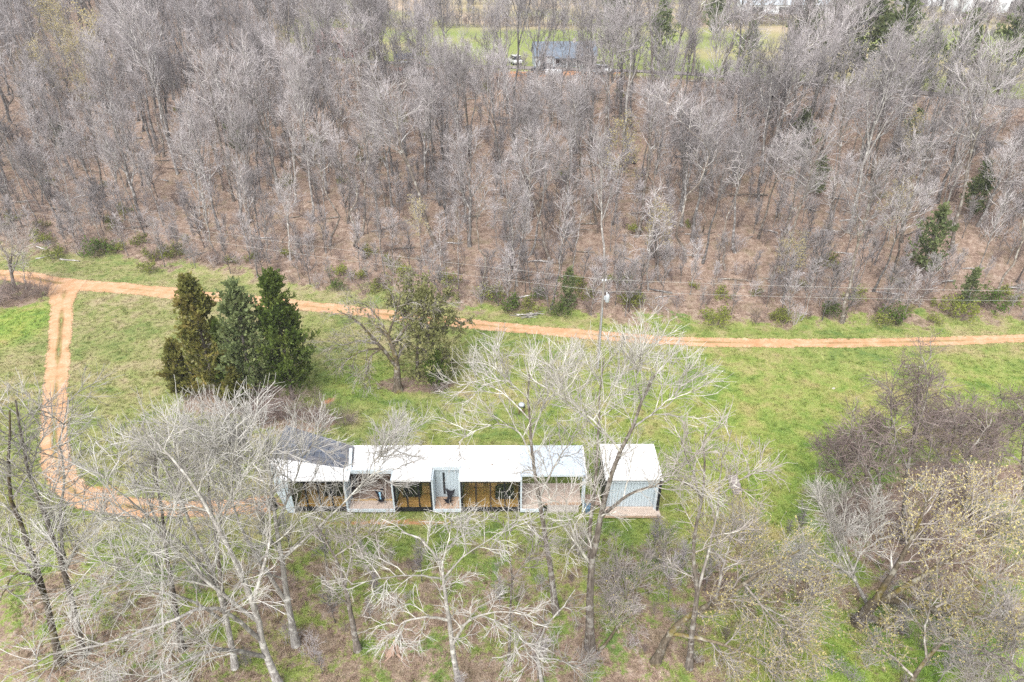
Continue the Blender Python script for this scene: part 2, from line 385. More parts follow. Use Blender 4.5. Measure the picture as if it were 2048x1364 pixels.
M['silver_paint'] = mat_simple('silver_car_paint', (0.40, 0.42, 0.44), 0.08, 3, 0.3, 0.5)
M['tyre'] = mat_simple('tyre_rubber', (0.02, 0.02, 0.02), 0.2, 5, 0.9, 0.1)
M['blue_tarp'] = mat_simple('navy_tarp', (0.05, 0.075, 0.13), 0.2, 2, 0.6, 0.3)
M['rust'] = mat_simple('rusty_steel', (0.20, 0.10, 0.07), 0.3, 3, 0.85, 0.15)
M['asphalt'] = mat_simple('pale_gravel_road', (0.25, 0.22, 0.205), 0.15, 0.8, 0.95, 0.1)
M['window_dark'] = mat_simple('dark_window', (0.03, 0.035, 0.04), 0.1, 3, 0.15, 0.5)
n = NT('clear_glass')
tr = n.n('ShaderNodeBsdfTransparent'); tr.inputs[0].default_value = (0.93, 0.95, 0.94, 1)
gl = n.n('ShaderNodeBsdfGlossy'); gl.inputs['Roughness'].default_value = 0.03
fr = n.n('ShaderNodeValue'); fr.outputs[0].default_value = 0.07
mx = n.n('ShaderNodeMixShader'); n.l(fr.outputs[0], mx.inputs[0]); n.l(tr.outputs[0], mx.inputs[1]); n.l(gl.outputs[0], mx.inputs[2])
n.l(mx.outputs[0], n.out.inputs[0]); M['glass'] = n.m
# ------------------------------------------------------------------ ground, roads
def axis(dense0, dense1, step, far0, far1):
    a = list(np.arange(dense0, dense1, step)); s = step; p = a[-1]
    while p < far1: s *= 1.12; p += s; a.append(p)
    s = step; p = a[0]; b = []
    while p > far0: s *= 1.12; p -= s; b.append(p)
    return np.array(b[::-1] + a)
gx = axis(-60, 75, 0.9, -3500, 3500); gy = axis(10, 150, 0.9, -800, 5000)
X, Y = np.meshgrid(gx, gy); Z = terrain(X, Y)
GX, GY = X.reshape(-1), Y.reshape(-1)

def cover(x, y):
    """which ground cover grows where: litter, dry, lush, field, stubble, bare"""
    s = y - foot(x); st = s / (top(x) - foot(x))
    nz = snoise(x, y, 6, 11)
    lit = sst(-2.6, 4.8, s + 2.5 * nz) * 0.92
    lit = np.where(s < -4, 0, lit)
    fg = sst(37.5, 31.0, y + 2.0 * nz)                                   # under the trees in front of the house
    lit = np.maximum(lit, fg * (0.54 + 0.12 * snoise(x, y, 11, 12)))
    for (px, py, rx, ry) in ((835, 768, 4.2, 1.7), (470, 800, 6.5, 3.0), (1840, 1060, 7, 6), (30, 590, 5.5, 4.0), (1960, 960, 8, 3), (590, 840, 5, 2.2)):
        c = at(px, py); r = np.hypot((x - c[0]) / rx, (y - c[1]) / ry)
        lit = np.maximum(lit, 0.75 * sst(1.25, 0.55, r + 0.2 * nz))
    dry = 0.45 * sst(6, -22, x) + 0.25 * sst(38, 58, y) + 0.15 * snoise(x, y, 18, 13)
    dry = dry * sst(30, 38, y)
    lush = 0.55 * sst(2, 20, x) * sst(28, 36, y) * sst(66, 50, y)
    c = at(740, 760); lush = np.maximum(lush, 0.75 * sst(1.3, 0.3, np.hypot((x - c[0]) / 7, (y - c[1]) / 5)))
    c = at(20, 650); lush = np.maximum(lush, 0.9 * sst(1.2, 0.4, np.hypot((x - c[0]) / 6, (y - c[1]) / 7)))
    lush = np.maximum(lush, 0.95 * sst(9, 16, x) * sst(31, 25, y)); lit = lit * (1 - .55 * sst(10, 17, x) * sst(31, 25, y))
    far = sst(1.0, 1.12, st) * sst(-62, -38, x + 0.10 * (y - 150) + 4 * nz)
    fld = far
    stub = far * np.clip(sst(205, 225, y + 9 * snoise(x, y, 60, 15)) * (0.5 + 0.9 * snoise(x, y, 45, 16)) + 0.25 * sst(260, 290, y), 0, 1)
    bare = 0.0 * x
    for (px, py, rx, ry, k) in ((652, 803, 0.55, 0.45, 1.0), (190, 995, 2.4, 1.7, 0.72), (290, 1016, 3.2, 1.5, 0.72), (420, 1015, 3.2, 1.4, 0.72), (520, 1010, 2.4, 1.4, 0.7), (1290, 925, 1.8, 1.6, 0.35), (800, 1040, 9, 0.6, 0.62), (1140, 1036, 4, .5, .5)):
        c = at(px, py); bare = np.maximum(bare, k * sst(1.3, 0.4, np.hypot((x - c[0]) / rx, (y - c[1]) / ry)))
    c = ground(1120, 146); bare = np.maximum(bare, 0.8 * sst(1.2, 0.5, np.hypot((x - c[0]) / 16, (y - c[1]) / 4)))
    return dict(litter=lit * (1 - far), dry=dry, lush=lush, field=fld, stubble=stub, bare=bare)

nxg, nyg = len(gx), len(gy)
ii = (np.arange(nyg - 1)[:, None] * nxg + np.arange(nxg - 1)[None]).reshape(-1)
g = Geo(); g.add(np.stack([GX, GY, Z.reshape(-1)], 1), np.stack([ii, ii + 1, ii + nxg + 1, ii + nxg], 1))
gm = g.mesh('ground', [M['ground']], True)
for k, v in cover(GX, GY).items():
    a = gm.attributes.new(k, 'FLOAT', 'POINT'); a.data.foreach_set('value', v.astype(np.float32))
tag(link('ground', gm), kind='structure')

def smooth_line(p, n):
    p = np.asarray(p, float); d = np.concatenate([[0], np.cumsum(np.linalg.norm(np.diff(p, axis=0), axis=1))])
    q = p.copy()
    pm = np.vstack([2 * p[0] - p[1], p, 2 * p[-1] - p[-2]])
    t = np.linspace(0, d[-1], n); out = []
    for x in t:
        k = min(max(np.searchsorted(d, x, side='right') - 1, 0), len(p) - 2)
        u = (x - d[k]) / (d[k + 1] - d[k]); p0, p1, p2, p3 = pm[k], pm[k + 1], pm[k + 2], pm[k + 3]
        out.append(0.5 * (2 * p1 + (p2 - p0) * u + (2 * p0 - 5 * p1 + 4 * p2 - p3) * u * u + (3 * p1 - p0 - 3 * p2 + p3) * u ** 3))
    return np.array(out)

ROADS = []
def strip(name, pts, widths, n, mat, lift, ruts=0.0, seed=0):
    c = smooth_line(pts, n); w = np.interp(np.linspace(0, 1, n), np.linspace(0, 1, len(widths)), widths)
    t = np.gradient(c, axis=0); nrm = np.stack([-t[:, 1], t[:, 0]], 1); nrm /= np.linalg.norm(nrm, axis=1, keepdims=True)
    vs = np.linspace(-1, 1, 13); P = c[:, None, :2] + nrm[:, None] * (vs[None, :, None] * w[:, None, None] * 0.5 * 1.25)
    z = terrain(P[..., 0], P[..., 1]) + lift
    ed = np.clip((1 - np.abs(vs))[None] * (2.0 + .7 * np.sin(np.arange(n) * .37) * np.sin(np.arange(n) * .11 + 2))[:, None], 0, 1)
    mid = np.exp(-(vs / 0.27) ** 2)[None] * (ruts * np.clip(1.0 + .45 * np.sin(np.arange(n) * .21 + 1) * np.sin(np.arange(n) * .083), .3, 1.3) * sst(0, n * .08, np.arange(n)))[:, None]
    z = z - 0.05 * 0 * ed
    V = np.concatenate([P, z[..., None]], 2).reshape(-1, 3)
    k = (np.arange(n - 1)[:, None] * 13 + np.arange(12)[None]).reshape(-1)
    g = Geo(); g.add(V, np.stack([k, k + 13, k + 14, k + 1], 1)); me = g.mesh(name, [mat], True)
    for nm, arr in (('edge', ed), ('mid', mid)):
        a = me.attributes.new(nm, 'FLOAT', 'POINT'); a.data.foreach_set('value', np.ascontiguousarray(arr, np.float32).reshape(-1))
    ROADS.append((c[:, :2], w)); return tag(link(name, me), kind='structure')

road_px = [(-220, 520), (-60, 545), (40, 553), (130, 568), (250, 577), (400, 592), (560, 607), (700, 621), (830, 636), (950, 649), (1080, 661), (1200, 671), (1350, 682), (1500, 686), (1700, 686), (1900, 682), (2048, 677), (2400, 668)]
strip('dirt_road', [at(*p) for p in road_px], [2.7, 2.8, 2.7, 2.4, 2.1, 1.9, 1.8, 1.7, 1.65, 1.65], 300, M['dirt'], 0.022, 0.6)
track_px = [(135, 566), (126, 600), (121, 660), (115, 730), (110, 800), (108, 870), (116, 935), (150, 985), (220, 1008), (320, 1018), (430, 1016), (540, 1006)]
strip('dirt_track', [at(*p) for p in track_px], [4.0, 2.3, 2.1, 2.05, 2.0, 2.0, 2.0, 1.9, 1.6, 1.2], 160, M['dirt'], 0.030, 0.8)
rt = [ground(*p) for p in ((1330, 146), (1420, 152), (1600, 168), (1750, 180), (1880, 190))] + [ground(2048, 207), ground(2250, 226)]
strip('gravel_road', [rt[0] + np.array([-60, 14, 0])] + rt, [2.6, 2.6], 120, M['asphalt'], 0.12)

def road_clear(x, y):
    d = np.full(x.shape, 99.0)
    for c, w in ROADS[:2]:
        for k in range(0, len(c), 2):
            d = np.minimum(d, np.hypot(x - c[k, 0], y - c[k, 1]) - w[k] * 0.5)
    return d

# ------------------------------------------------------------------ tree growing (vectorised, many limbs at a time)
def norm(v): return v / (np.linalg.norm(v, axis=-1, keepdims=True) + 1e-9)
def grow(rng, P, R, per, t0, t1, length, ang, K, wob, up, rr=0.55, tip=0.3, taper_t=0.5, lmin=0.2):
    """limbs growing from the limbs P (N,K0,3), R (N,K0): start points, radii and bent paths, all at once"""
    N, K0, _ = P.shape
    Mx = N * per; par = np.repeat(np.arange(N), per)
    t = (np.tile((np.arange(per) + 0.5) / per, N) + rng.uniform(-0.5, 0.5, Mx) / per) * (t1 - t0) + t0
    t = np.clip(t, 0, 0.999); f = t * (K0 - 1); k = f.astype(int); u = (f - k)[:, None]
    S = P[par, k] * (1 - u) + P[par, k + 1] * u
    rs = R[par, k] * (1 - u[:, 0]) + R[par, k + 1] * u[:, 0]
    T = norm(P[par, k + 1] - P[par, k])
    a = np.radians(rng.uniform(ang[0], ang[1], Mx)); az = rng.uniform(0, 6.283, Mx) if per < 2 else (np.tile(np.arange(per) * 2.4, N) + np.repeat(rng.uniform(0, 6.28, N), per) + rng.normal(0, 0.5, Mx))
    ref = np.where(np.abs(T[:, 2:3]) > 0.9, np.array([[1.0, 0, 0]]), np.array([[0, 0, 1.0]]))
    U = norm(np.cross(T, ref)); V = np.cross(T, U)
    D = norm(T * np.cos(a)[:, None] + (U * np.cos(az)[:, None] + V * np.sin(az)[:, None]) * np.sin(a)[:, None])
    L = np.maximum(length * (1 - taper_t * (t - t0) / max(t1 - t0, 1e-3)) * rng.uniform(0.6, 1.3, Mx), lmin)
    Q = np.empty((Mx, K, 3)); Q[:, 0] = S; d = D
    upv = np.array([0, 0, 1.0])
    for j in range(1, K):
        d = norm(d + rng.normal(0, wob, (Mx, 3)) + upv * up)
        Q[:, j] = Q[:, j - 1] + d * (L / (K - 1))[:, None]
    r0 = rs * rr * rng.uniform(0.7, 1.1, Mx)
    Rr = r0[:, None] * np.linspace(1, tip, K)[None]
    return Q, Rr

def clampr(R, lo): return np.maximum(R, lo)
def leaves(rng, G, P, D, size, aspect, mat, spread=0.6):
    """one small leaf-shaped face at each point"""
    N = len(P); D = norm(D + rng.normal(0, spread, (N, 3))); U = norm(np.cross(D, rng.normal(0, 1, (N, 3))))
    s = size * rng.uniform(0.6, 1.4, N)[:, None]; w = s * aspect
    v = np.stack([P, P + D * s * 0.55 + U * w, P + D * s, P + D * s * 0.5 - U * w], 1)
    q = np.arange(N * 4).reshape(N, 4); G.add(v.reshape(-1, 3), q, mat)

def bare_tree(seed, h, r0, crown0=0.4, n1=22, l1=4.0, a1=(30, 60), up1=0.10, n2=8, l2=1.7, n3=6, l3=0.8, twig=0.010, lean=0.03, forks=0, buds=0, wob=0.10, smallest=3):
    """trunk Geo and crown Geo of a leafless tree standing at the origin"""
    rng = np.random.default_rng(seed)
    K = 12; zz = np.linspace(0, 1, K)
    wx = np.cumsum(rng.normal(0, lean, K)) * h / K * 3; wy = np.cumsum(rng.normal(0, lean, K)) * h / K * 3
    ax, ay = rng.normal(0, 0.05, 2) * h
    P = np.stack([wx - wx[0] + ax * zz, wy - wy[0] + ay * zz, zz * h], 1)[None]
    R = (r0 * (1 - 0.86 * zz ** 0.9))[None]; R[0, 0] *= 1.35
    tr = Geo(); cr = Geo()
    tr.tube(P, R, 7)
    allP, allR = P, R
    if forks:
        Pf, Rf = grow(rng, P, R, forks, crown0 * 0.85, crown0 + 0.25, h * 0.5, (14, 30), K, 0.05, 0.06, 0.85, 0.15, 0.3)
        tr.tube(Pf, Rf, 6); allP = np.concatenate([P, Pf]); allR = np.concatenate([R, Rf])
    P1, R1 = grow(rng, allP[:1], allR[:1], n1, crown0, 0.98, l1, a1, 7, wob, up1, 0.5, 0.2, 0.65)
    if forks:
        Pb, Rb = grow(rng, allP[1:], allR[1:], max(6, n1 // 2), 0.2, 0.98, l1 * 0.8, a1, 7, wob, up1, 0.5, 0.2, 0.5)
        P1 = np.concatenate([P1, Pb]); R1 = np.concatenate([R1, Rb])
    R1 = clampr(R1 * 1.15, twig * 2.4)
    cr.tube(P1, R1, 4, 0)
    P2, R2 = grow(rng, P1, R1, n2, 0.25, 1.0, l2, (22, 55), 5, wob * 1.1, up1 * 0.8, 0.6, 0.3, 0.5)
    cr.tube(P2, clampr(R2, twig * 1.6), 3, 1)
    P3, R3 = grow(rng, P2, R2, n3, 0.2, 1.0, l3, (18, 50), 3, wob * 1.2, up1 * 0.7, 0.6, 0.5, 0.4)
    cr.tube(P3, np.clip(R3, twig * 0.7, twig), smallest, 1)
    if buds:
        e = P3.reshape(-1, 3)[rng.integers(0, len(P3) * 3, buds)]
        leaves(rng, cr, e, np.tile([0, 0, 0.5], (len(e), 1)) + rng.normal(0, 1, (len(e), 3)), 0.13, 0.4, 2, 0.5)
    return tr, cr

def cedar(seed, h, w, r0, n1=130, per=34, leaf=0.30, base=0.08, round_top=0.5, droop=0.0):
    """evergreen with upswept sprays; the outline bulges and tapers unevenly"""
    rng = np.random.default_rng(seed); K = 10; zz = np.linspace(0, 1, K)
    P = np.stack([np.cumsum(rng.normal(0, .02, K)) * h * .12, np.cumsum(rng.normal(0, .02, K)) * h * .12, zz * h], 1)[None]; P -= P[:, :1] * np.array([1, 1, 0])
    R = (r0 * (1 - 0.93 * zz))[None]; tr = Geo(); cr = Geo(); tr.tube(P, R, 6)
    t = np.sort(rng.uniform(base, 0.985, n1)); f = t * (K - 1); k = np.minimum(f.astype(int), K - 2); u = (f - k)[:, None]
    S = P[0, k] * (1 - u) + P[0, k + 1] * u
    prof = np.minimum((1 - t) ** 0.88 * 1.2, 0.55 + 0.45 * sst(base, 0.35, t)) 
    az = np.arange(n1) * 2.4 + rng.normal(0, .5, n1)
    lob = 1 + 0.2 * np.sin(az * 2 + 5 * t + rng.uniform(0, 6)) + 0.16 * np.sin(az * 3 - 21 * t) + rng.normal(0, 0.24, n1)
    L = np.maximum(w * prof * lob, 0.25)
    el = rng.normal(0.35, 0.2, n1) + 0.5 * sst(0.6, 1.0, t) - droop
    D = np.stack([np.cos(az) * np.cos(el), np.sin(az) * np.cos(el), np.sin(el)], 1)
    Kb = 6; B = np.empty((n1, Kb, 3)); B[:, 0] = S; d = D
    for j in range(1, Kb):
        d = norm(d + np.array([0, 0, 0.13 - droop * .2]) + rng.normal(0, .06, (n1, 3))); B[:, j] = B[:, j - 1] + d * (L / (Kb - 1))[:, None]
    cr.tube(B, np.linspace(0.030, 0.008, Kb)[None] * np.ones((n1, 1)), 3, 0)
    # sub-sprays, then leaf faces massed along them
    Q, _ = grow(rng, B, np.full((n1, Kb), .02), 9, 0.18, 1.0, 0.28 * w, (25, 60), 4, 0.15, 0.16, .5, .4, 0.35)
    keep = rng.random(len(Q)) < 0.74; Q = Q[keep]
    m = per; idx = np.repeat(np.arange(len(Q)), m); tt = rng.uniform(0.0, 1.0, len(idx)) * 2.999; kk = tt.astype(int); uu = (tt - kk)[:, None]
    C = Q[idx, kk] * (1 - uu) + Q[idx, kk + 1] * uu + rng.normal(0, 0.05, (len(idx), 3))
    Dd = norm(Q[idx, kk + 1] - Q[idx, kk]) + np.array([0, 0, 0.35])
    leaves(rng, cr, C, Dd, leaf, 0.28, 1, 0.55)
    return tr, cr

def bush(seed, h, w, stems=14, n2=6, n3=5, leaf=0, leaf_size=0.14, twig=0.009, spread=(10, 55)):
    rng = np.random.default_rng(seed); st = Geo(); cr = Geo()
    az = rng.uniform(0, 6.28, stems); a = np.radians(rng.uniform(spread[0], spread[1], stems)); L = h * rng.uniform(.6, 1.15, stems)
    D = np.stack([np.cos(az) * np.sin(a) * w / h * 1.3, np.sin(az) * np.sin(a) * w / h * 1.3, np.cos(a)], 1); D = norm(D)
    K = 6; P = np.empty((stems, K, 3)); P[:, 0] = np.stack([np.cos(az), np.sin(az), 0 * az], 1) * rng.uniform(0, .25, stems)[:, None] * w; P[:, 0, 2] = -0.03; d = D
    for j in range(1, K):
        d = norm(d + rng.normal(0, .13, (stems, 3)) + np.array([0, 0, .05])); P[:, j] = P[:, j - 1] + d * (L / (K - 1))[:, None]
    R = np.linspace(1, .3, K)[None] * rng.uniform(.012, .03, stems)[:, None]
    st.tube(P, R, 4, 0)
    P2, R2 = grow(rng, P, R, n2, .25, 1, h * .38, (25, 60), 4, .14, .06, .6, .35, .4); cr.tube(P2, clampr(R2, twig), 3, 0)
    P3, R3 = grow(rng, P2, R2, n3, .2, 1, h * .18, (20, 55), 3, .15, .05, .6, .5, .3); cr.tube(P3, np.clip(R3, twig * .7, twig), 3, 0)
    if leaf:
        e = P3.reshape(-1, 3)[rng.integers(0, len(P3) * 3, leaf)]
        leaves(rng, cr, e + rng.normal(0, .08, e.shape), rng.normal(0, .5, e.shape) + np.array([0, 0, .4]), leaf_size, .42, 1, .4)
    return st, cr

# ------------------------------------------------------------------ scattering by geometry nodes (only for what nobody could count)
def scatter(name, pts, rz, sc, idx, variants, extra=None, tilt=None, tall=None):
    tilt = np.zeros((len(pts), 2)) if tilt is None else tilt; tall = np.ones(len(pts)) if tall is None else tall
    col = bpy.data.collections.new(name + '_kinds')
    for k, (me) in enumerate(variants):
        o = bpy.data.objects.new('%s_kind_%02d' % (name, k), me); col.objects.link(o)
    me = bpy.data.meshes.new(name); me.vertices.add(len(pts)); me.vertices.foreach_set('co', np.asarray(pts, np.float32).reshape(-1))
    for nm, arr, ty in (('rz', rz, 'FLOAT'), ('sc', sc, 'FLOAT'), ('sz', sc * tall, 'FLOAT'), ('tx', tilt[:, 0], 'FLOAT'), ('ty', tilt[:, 1], 'FLOAT'), ('ix', idx, 'INT')):
        a = me.attributes.new(nm, ty, 'POINT'); a.data.foreach_set('value', np.asarray(arr, np.int32 if ty == 'INT' else np.float32))
    for nm, arr in (extra or {}).items():
        a = me.attributes.new(nm, 'FLOAT', 'POINT'); a.data.foreach_set('value', np.asarray(arr, np.float32))
    o = link(name, me)
    t = bpy.data.node_groups.new(name, 'GeometryNodeTree')
    t.interface.new_socket('Geometry', in_out='INPUT', socket_type='NodeSocketGeometry')
    t.interface.new_socket('Geometry', in_out='OUTPUT', socket_type='NodeSocketGeometry')
    gi = t.nodes.new('NodeGroupInput'); go = t.nodes.new('NodeGroupOutput'); ip = t.nodes.new('GeometryNodeInstanceOnPoints')
    ci = t.nodes.new('GeometryNodeCollectionInfo'); ci.inputs['Collection'].default_value = col
    ci.inputs['Separate Children'].default_value = True; ci.inputs['Reset Children'].default_value = True
    def na(nm, ty):
        x = t.nodes.new('GeometryNodeInputNamedAttribute'); x.data_type = ty; x.inputs[0].default_value = nm; return x.outputs[0]
    cx = t.nodes.new('ShaderNodeCombineXYZ'); t.links.new(na('rz', 'FLOAT'), cx.inputs[2]); t.links.new(na('tx', 'FLOAT'), cx.inputs[0]); t.links.new(na('ty', 'FLOAT'), cx.inputs[1])
    e2r = t.nodes.new('FunctionNodeEulerToRotation'); t.links.new(cx.outputs[0], e2r.inputs[0])
    ip.inputs['Pick Instance'].default_value = True
    t.links.new(gi.outputs[0], ip.inputs['Points']); t.links.new(ci.outputs[0], ip.inputs['Instance'])
    t.links.new(na('ix', 'INT'), ip.inputs['Instance Index']); t.links.new(e2r.outputs[0], ip.inputs['Rotation'])
    cs = t.nodes.new('ShaderNodeCombineXYZ'); t.links.new(na('sc', 'FLOAT'), cs.inputs[0]); t.links.new(na('sc', 'FLOAT'), cs.inputs[1]); t.links.new(na('sz', 'FLOAT'), cs.inputs[2]); t.links.new(cs.outputs[0], ip.inputs['Scale']); t.links.new(ip.outputs[0], go.inputs[0])
    md = o.modifiers.new('scatter', 'NODES'); md.node_group = t
    return o
# ------------------------------------------------------------------ the long low house and its cabin
YF, YB, ZF, ZR = 37.1, 40.75, 0.42, 3.2
def fx(px, py=1019, z=ZF): return at_y(px, py, YF)[0]
xW0, xA0, xA1, xB0, xB1, xC0, xC1 = fx(566), fx(696), fx(789), fx(868), fx(921), fx(1042), fx(1166)
house = thing('long_house', 'long low house with white flat roof, open porches and glazed bays', 'house')
RT = 0.16
def roof_piece(x0, x1, y0, y1, mat, z=ZR, nm='roof_panel', dz=0.0):
    g = Geo(); g.hexa([(x0, y0, z), (x1, y0, z), (x1, y1, z + dz), (x0, y1, z + dz)], [(x0, y0, z + RT), (x1, y0, z + RT), (x1, y1, z + dz + RT), (x0, y1, z + dz + RT)])
    return part(nm, g, mat, house)
# flat white roof in sheets, notched back over the porches
def roof_run(x0, x1, y0, mat, n=1):
    xs = np.linspace(x0, x1, n + 1)
    for k in range(n):
        rp = roof_piece(xs[k] + (0.012 if k else 0), xs[k + 1], y0, YB, mat)
        if k:
            gsm = Geo(); gsm.box(xs[k] - 0.02, xs[k] + 0.03, y0 + .02, YB - .02, ZR + RT - 0.02, ZR + RT + 0.03); part('seam', gsm, mat, rp)
roof_run(xA0 - 0.05, xA1 + .05, 38.0, M['white_roof'], 2)
roof_run(xA1 + .06, xB0 - .06, YF - 0.22, M['white_roof'], 2)
roof_run(xB0 - .05, xB1 + .05, 38.35, M['white_roof'], 1)
roof_run(xB1 + .06, xC0 - .06, YF - 0.22, M['white_roof'], 3)
roof_run(xC0 - .05, xC1 + .05, 37.45, M['blue_roof'], 2)
gutter = Geo(); gutter.box(xA0 - .04, xA1 + .04, 37.86, 37.995, ZR - .12, ZR + RT + .03); part('fascia', gutter, M['trim'], house)
g = Geo(); g.box(xB0 - .04, xB1 + .04, 38.22, 38.345, ZR - .10, ZR + RT + .03); part('fascia', g, M['trim'], house)
g = Geo(); g.box(xC0 + .07, xC1 - .07, 37.40, 37.445, ZR + .01, ZR + RT + .02); part('fascia', g, M['trim'], house)
g = Geo(); g.box(xC1 + .055, xC1 + .17, YF, YB, ZR - .3, ZR + RT + .05); part('fascia', g, M['white_roof'], house)
# recessed black strips standing in for the shadow of the crawl space
for a, b in ((xW0, xA0), (xA0, xA1), (xA1, xB0), (xB0, xB1), (xB1, xC0), (xC0, fx(1085))):
    g = Geo(); g.box(a + .03, b - .03, YF + .32, YF + .42, -0.1, ZF - .19); part('underfloor_shadow', g, M['black'], house)
# partition walls beside the porches
def side_wall(x0, x1, y0, y1, mat, z0=0.12, z1=ZR - .005):
    g = Geo(); g.box(x0, x1, y0, y1, z0, z1); return part('partition_wall', g, mat, house)
for x in (xA0, xA1, xB0, xB1, xC0):
    side_wall(x - .06, x + .06, YF - .02, YB - .05, M['trim'])
side_wall(xC1 - .06, xC1 + .06, YF + .85, YF + 1.0, M['trim']); side_wall(xC1 - .06, xC1 + .06, YB - .2, YB - .05, M['trim'])
side_wall(xC1 - .06, xC1 + .06, YF - .02, YF + .08, M['trim'])
for x in (xA1, xB0, xB1, xC0):                                   # black reveals on the glazed side
    sgn = 1 if x in (xA1, xB1) else -1
    g = Geo(); g.box(min(x + sgn * .065, x + sgn * .13), max(x + sgn * .065, x + sgn * .13), YF - .01, YF + .12, .2, ZR - .01); part('corner_post', g, M['black'], house)
# floors of planks
def planks(x0, x1, y0, y1, n, mat, z=ZF, th=0.05, nm='deck_plank'):
    ys = np.linspace(y0, y1, n + 1); me = None
    for k in range(n):
        if me is None:
            g = Geo(); g.box(x0, x1, 0.0, ys[1] - ys[0] - 0.014, -th, 0); me = g.mesh(nm, [mat])
        o = link(nm, me, house); o.location = (random.uniform(-.008, .008), ys[k], z + random.uniform(-.004, .004))
planks(xA0 + .07, xA1 - .07, YF, 37.95, 6, M['pink_deck'])
g = Geo(); g.box(xA0 + .07, xA1 - .07, 37.955, 38.10, ZF - .05, ZF + .035); part('edge_board', g, M['yellow_board'], house)
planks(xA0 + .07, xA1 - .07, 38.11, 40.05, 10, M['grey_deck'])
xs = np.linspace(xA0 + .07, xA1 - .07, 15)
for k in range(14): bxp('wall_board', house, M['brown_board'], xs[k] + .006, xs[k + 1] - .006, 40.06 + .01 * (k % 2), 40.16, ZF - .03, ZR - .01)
bxp('doorway', house, M['black'], xA0 + .065, xA0 + .11, 38.25, 39.15, ZF + .02, 2.5)
g = Geo(); g.box(xA0 + .115, xA0 + .15, 38.0, 38.16, ZF + .02, 2.6); part('door_frame', g, M['trim'], house)
planks(xB0 + .07, xB1 - .07, YF, 38.38, 8, M['orange_deck'])
bw = Geo(); bw.box(xB0 + .07, xB1 - .07, 38.40, 38.52, ZF - .03, ZR - .01); bwall = part('porch_wall', bw, M['pale_wall'], house)
xs = np.linspace(xB0 + .1, xB1 - .1, 8)
for k in range(7): bxp('batten', bwall, M['pale_wall'], xs[k] + .03, xs[k] + .06, 38.375, 38.399, ZF, ZR - .1)
sw = fx(884, 970, 1.8); bxp('slot_window', house, M['window_dark'], sw - .09, sw + .07, 38.36, 38.395, ZF + .28, ZR - .45)
xm = fx(1086)
planks(xC0 + .07, xm, YF, 37.76, 4, M['pink_deck']); planks(xC0 + .07, xC1 - .07, 37.77, 39.85, 12, M['pink_deck'])
bxp('edge_board', house, M['orange_deck'], xm + .01, xC1 - .07, 37.72, 37.765, ZF - .26, ZF - .003)
for k in range(2): bxp('step', house, M['stone'], xm + .35, xC1 - .3, 37.15 + .27 * k, 37.42 + .27 * k, 0.0, .13 + .1 * k)
bxp('step_shadow_panel', house, M['black'], xm + .02, xm + .30, 37.30, 37.36, .02, ZF - .06)  # solid black board standing in for the shadow beside the steps
for a, b in ((xA0, xA1), (xB0, xB1), (xC0, xm + .06)):
    bxp('sill_beam', house, M['trim'], a - .06, b + .06 if b != xm + .06 else b, YF - .10, YF - .025, ZF - .24, ZF + .02)
# glazed bays
def bay(x0, x1, n, solid=()):
    bxp('header_beam', house, M['black'], x0, x1, YF, YF + .12, ZR - .24, ZR - .006)
    bxp('bottom_rail', house, M['black'], x0, x1, YF - .01, YF + .12, ZF - .22, ZF + .02)
    bxp('floor', house, M['amber_floor'], x0, x1, YF + .13, YB - .14, ZF - .1, ZF + .01)
    bxp('header_beam', house, M['black'], x0, x1, YB - .13, YB - .05, ZR - .24, ZR - .006)
    xs = np.linspace(x0, x1, n + 1)
    for row, y in ((0, YF + .02), (1, YB - .12)):
        for k in range(n):
            a, b = xs[k] + .01, xs[k + 1] - .01
            w = Geo(); z0, z1 = ZF + .025, ZR - .245
            w.box(a, a + .05, y, y + .07, z0, z1); w.box(b - .05, b, y, y + .07, z0, z1)
            w.box(a + .051, b - .051, y, y + .07, z0, z0 + .06); w.box(a + .051, b - .051, y, y + .07, z1 - .05, z1)
            wf = part('window', w, M['black'], house)
            if (row, k) in solid: bxp('panel', wf, M['sage'], a + .052, b - .052, y + .02, y + .05, z0 + .062, z1 - .052)
            else: bxp('pane', wf, M['glass'], a + .052, b - .052, y + .03, y + .04, z0 + .062, z1 - .052)
bay(xA1 + .14, xB0 - .14, 3, ((1, 1),)); bay(xB1 + .14, xC0 - .14, 4, ((1, 1), (1, 3)))
def furn(nm, lab, cat, mat, x0, x1, y0, y1, h, legs=True):
    t = thing(nm, lab, cat, ((x0 + x1) / 2, y0, ZF + .012)); w = (x1 - x0) / 2; d = y1 - y0
    g = Geo(); g.box(-w, w, 0, d, .1 if legs else 0, h); part('carcass', g, mat, t)
    g = Geo(); g.box(-w - .02, w + .02, -.02, d + .02, h + .002, h + .04); part('top', g, mat, t)
    for k in range(3):
        g = Geo(); g.box(-w + 2 * w * k / 3 + .02, -w + 2 * w * (k + 1) / 3 - .02, -.022, -.002, .14, h - .03); dd = part('door', g, mat, t)
        g = Geo(); g.box(-w + 2 * w * (k + .5) / 3, -w + 2 * w * (k + .5) / 3 + .03, -.04, -.024, h * .5, h * .5 + .12); part('handle', g, M['black'], dd)
    return t
furn('sideboard', 'honey wood sideboard behind glass beside the slot window porch', 'cabinet', M['cabinet'], xB1 + .5, xB1 + 1.6, 39.3, 39.8, .85)
furn('kitchen_counter', 'honey wood kitchen counter inside the wide glazed bay', 'cabinet', M['cabinet'], xB1 + 2.0, xB1 + 3.4, 38.9, 39.6, .95)
furn('low_chest', 'low honey wood chest inside the narrow glazed bay', 'cabinet', M['cabinet'], xA1 + 1.9, xA1 + 2.6, 38.6, 39.1, .8)
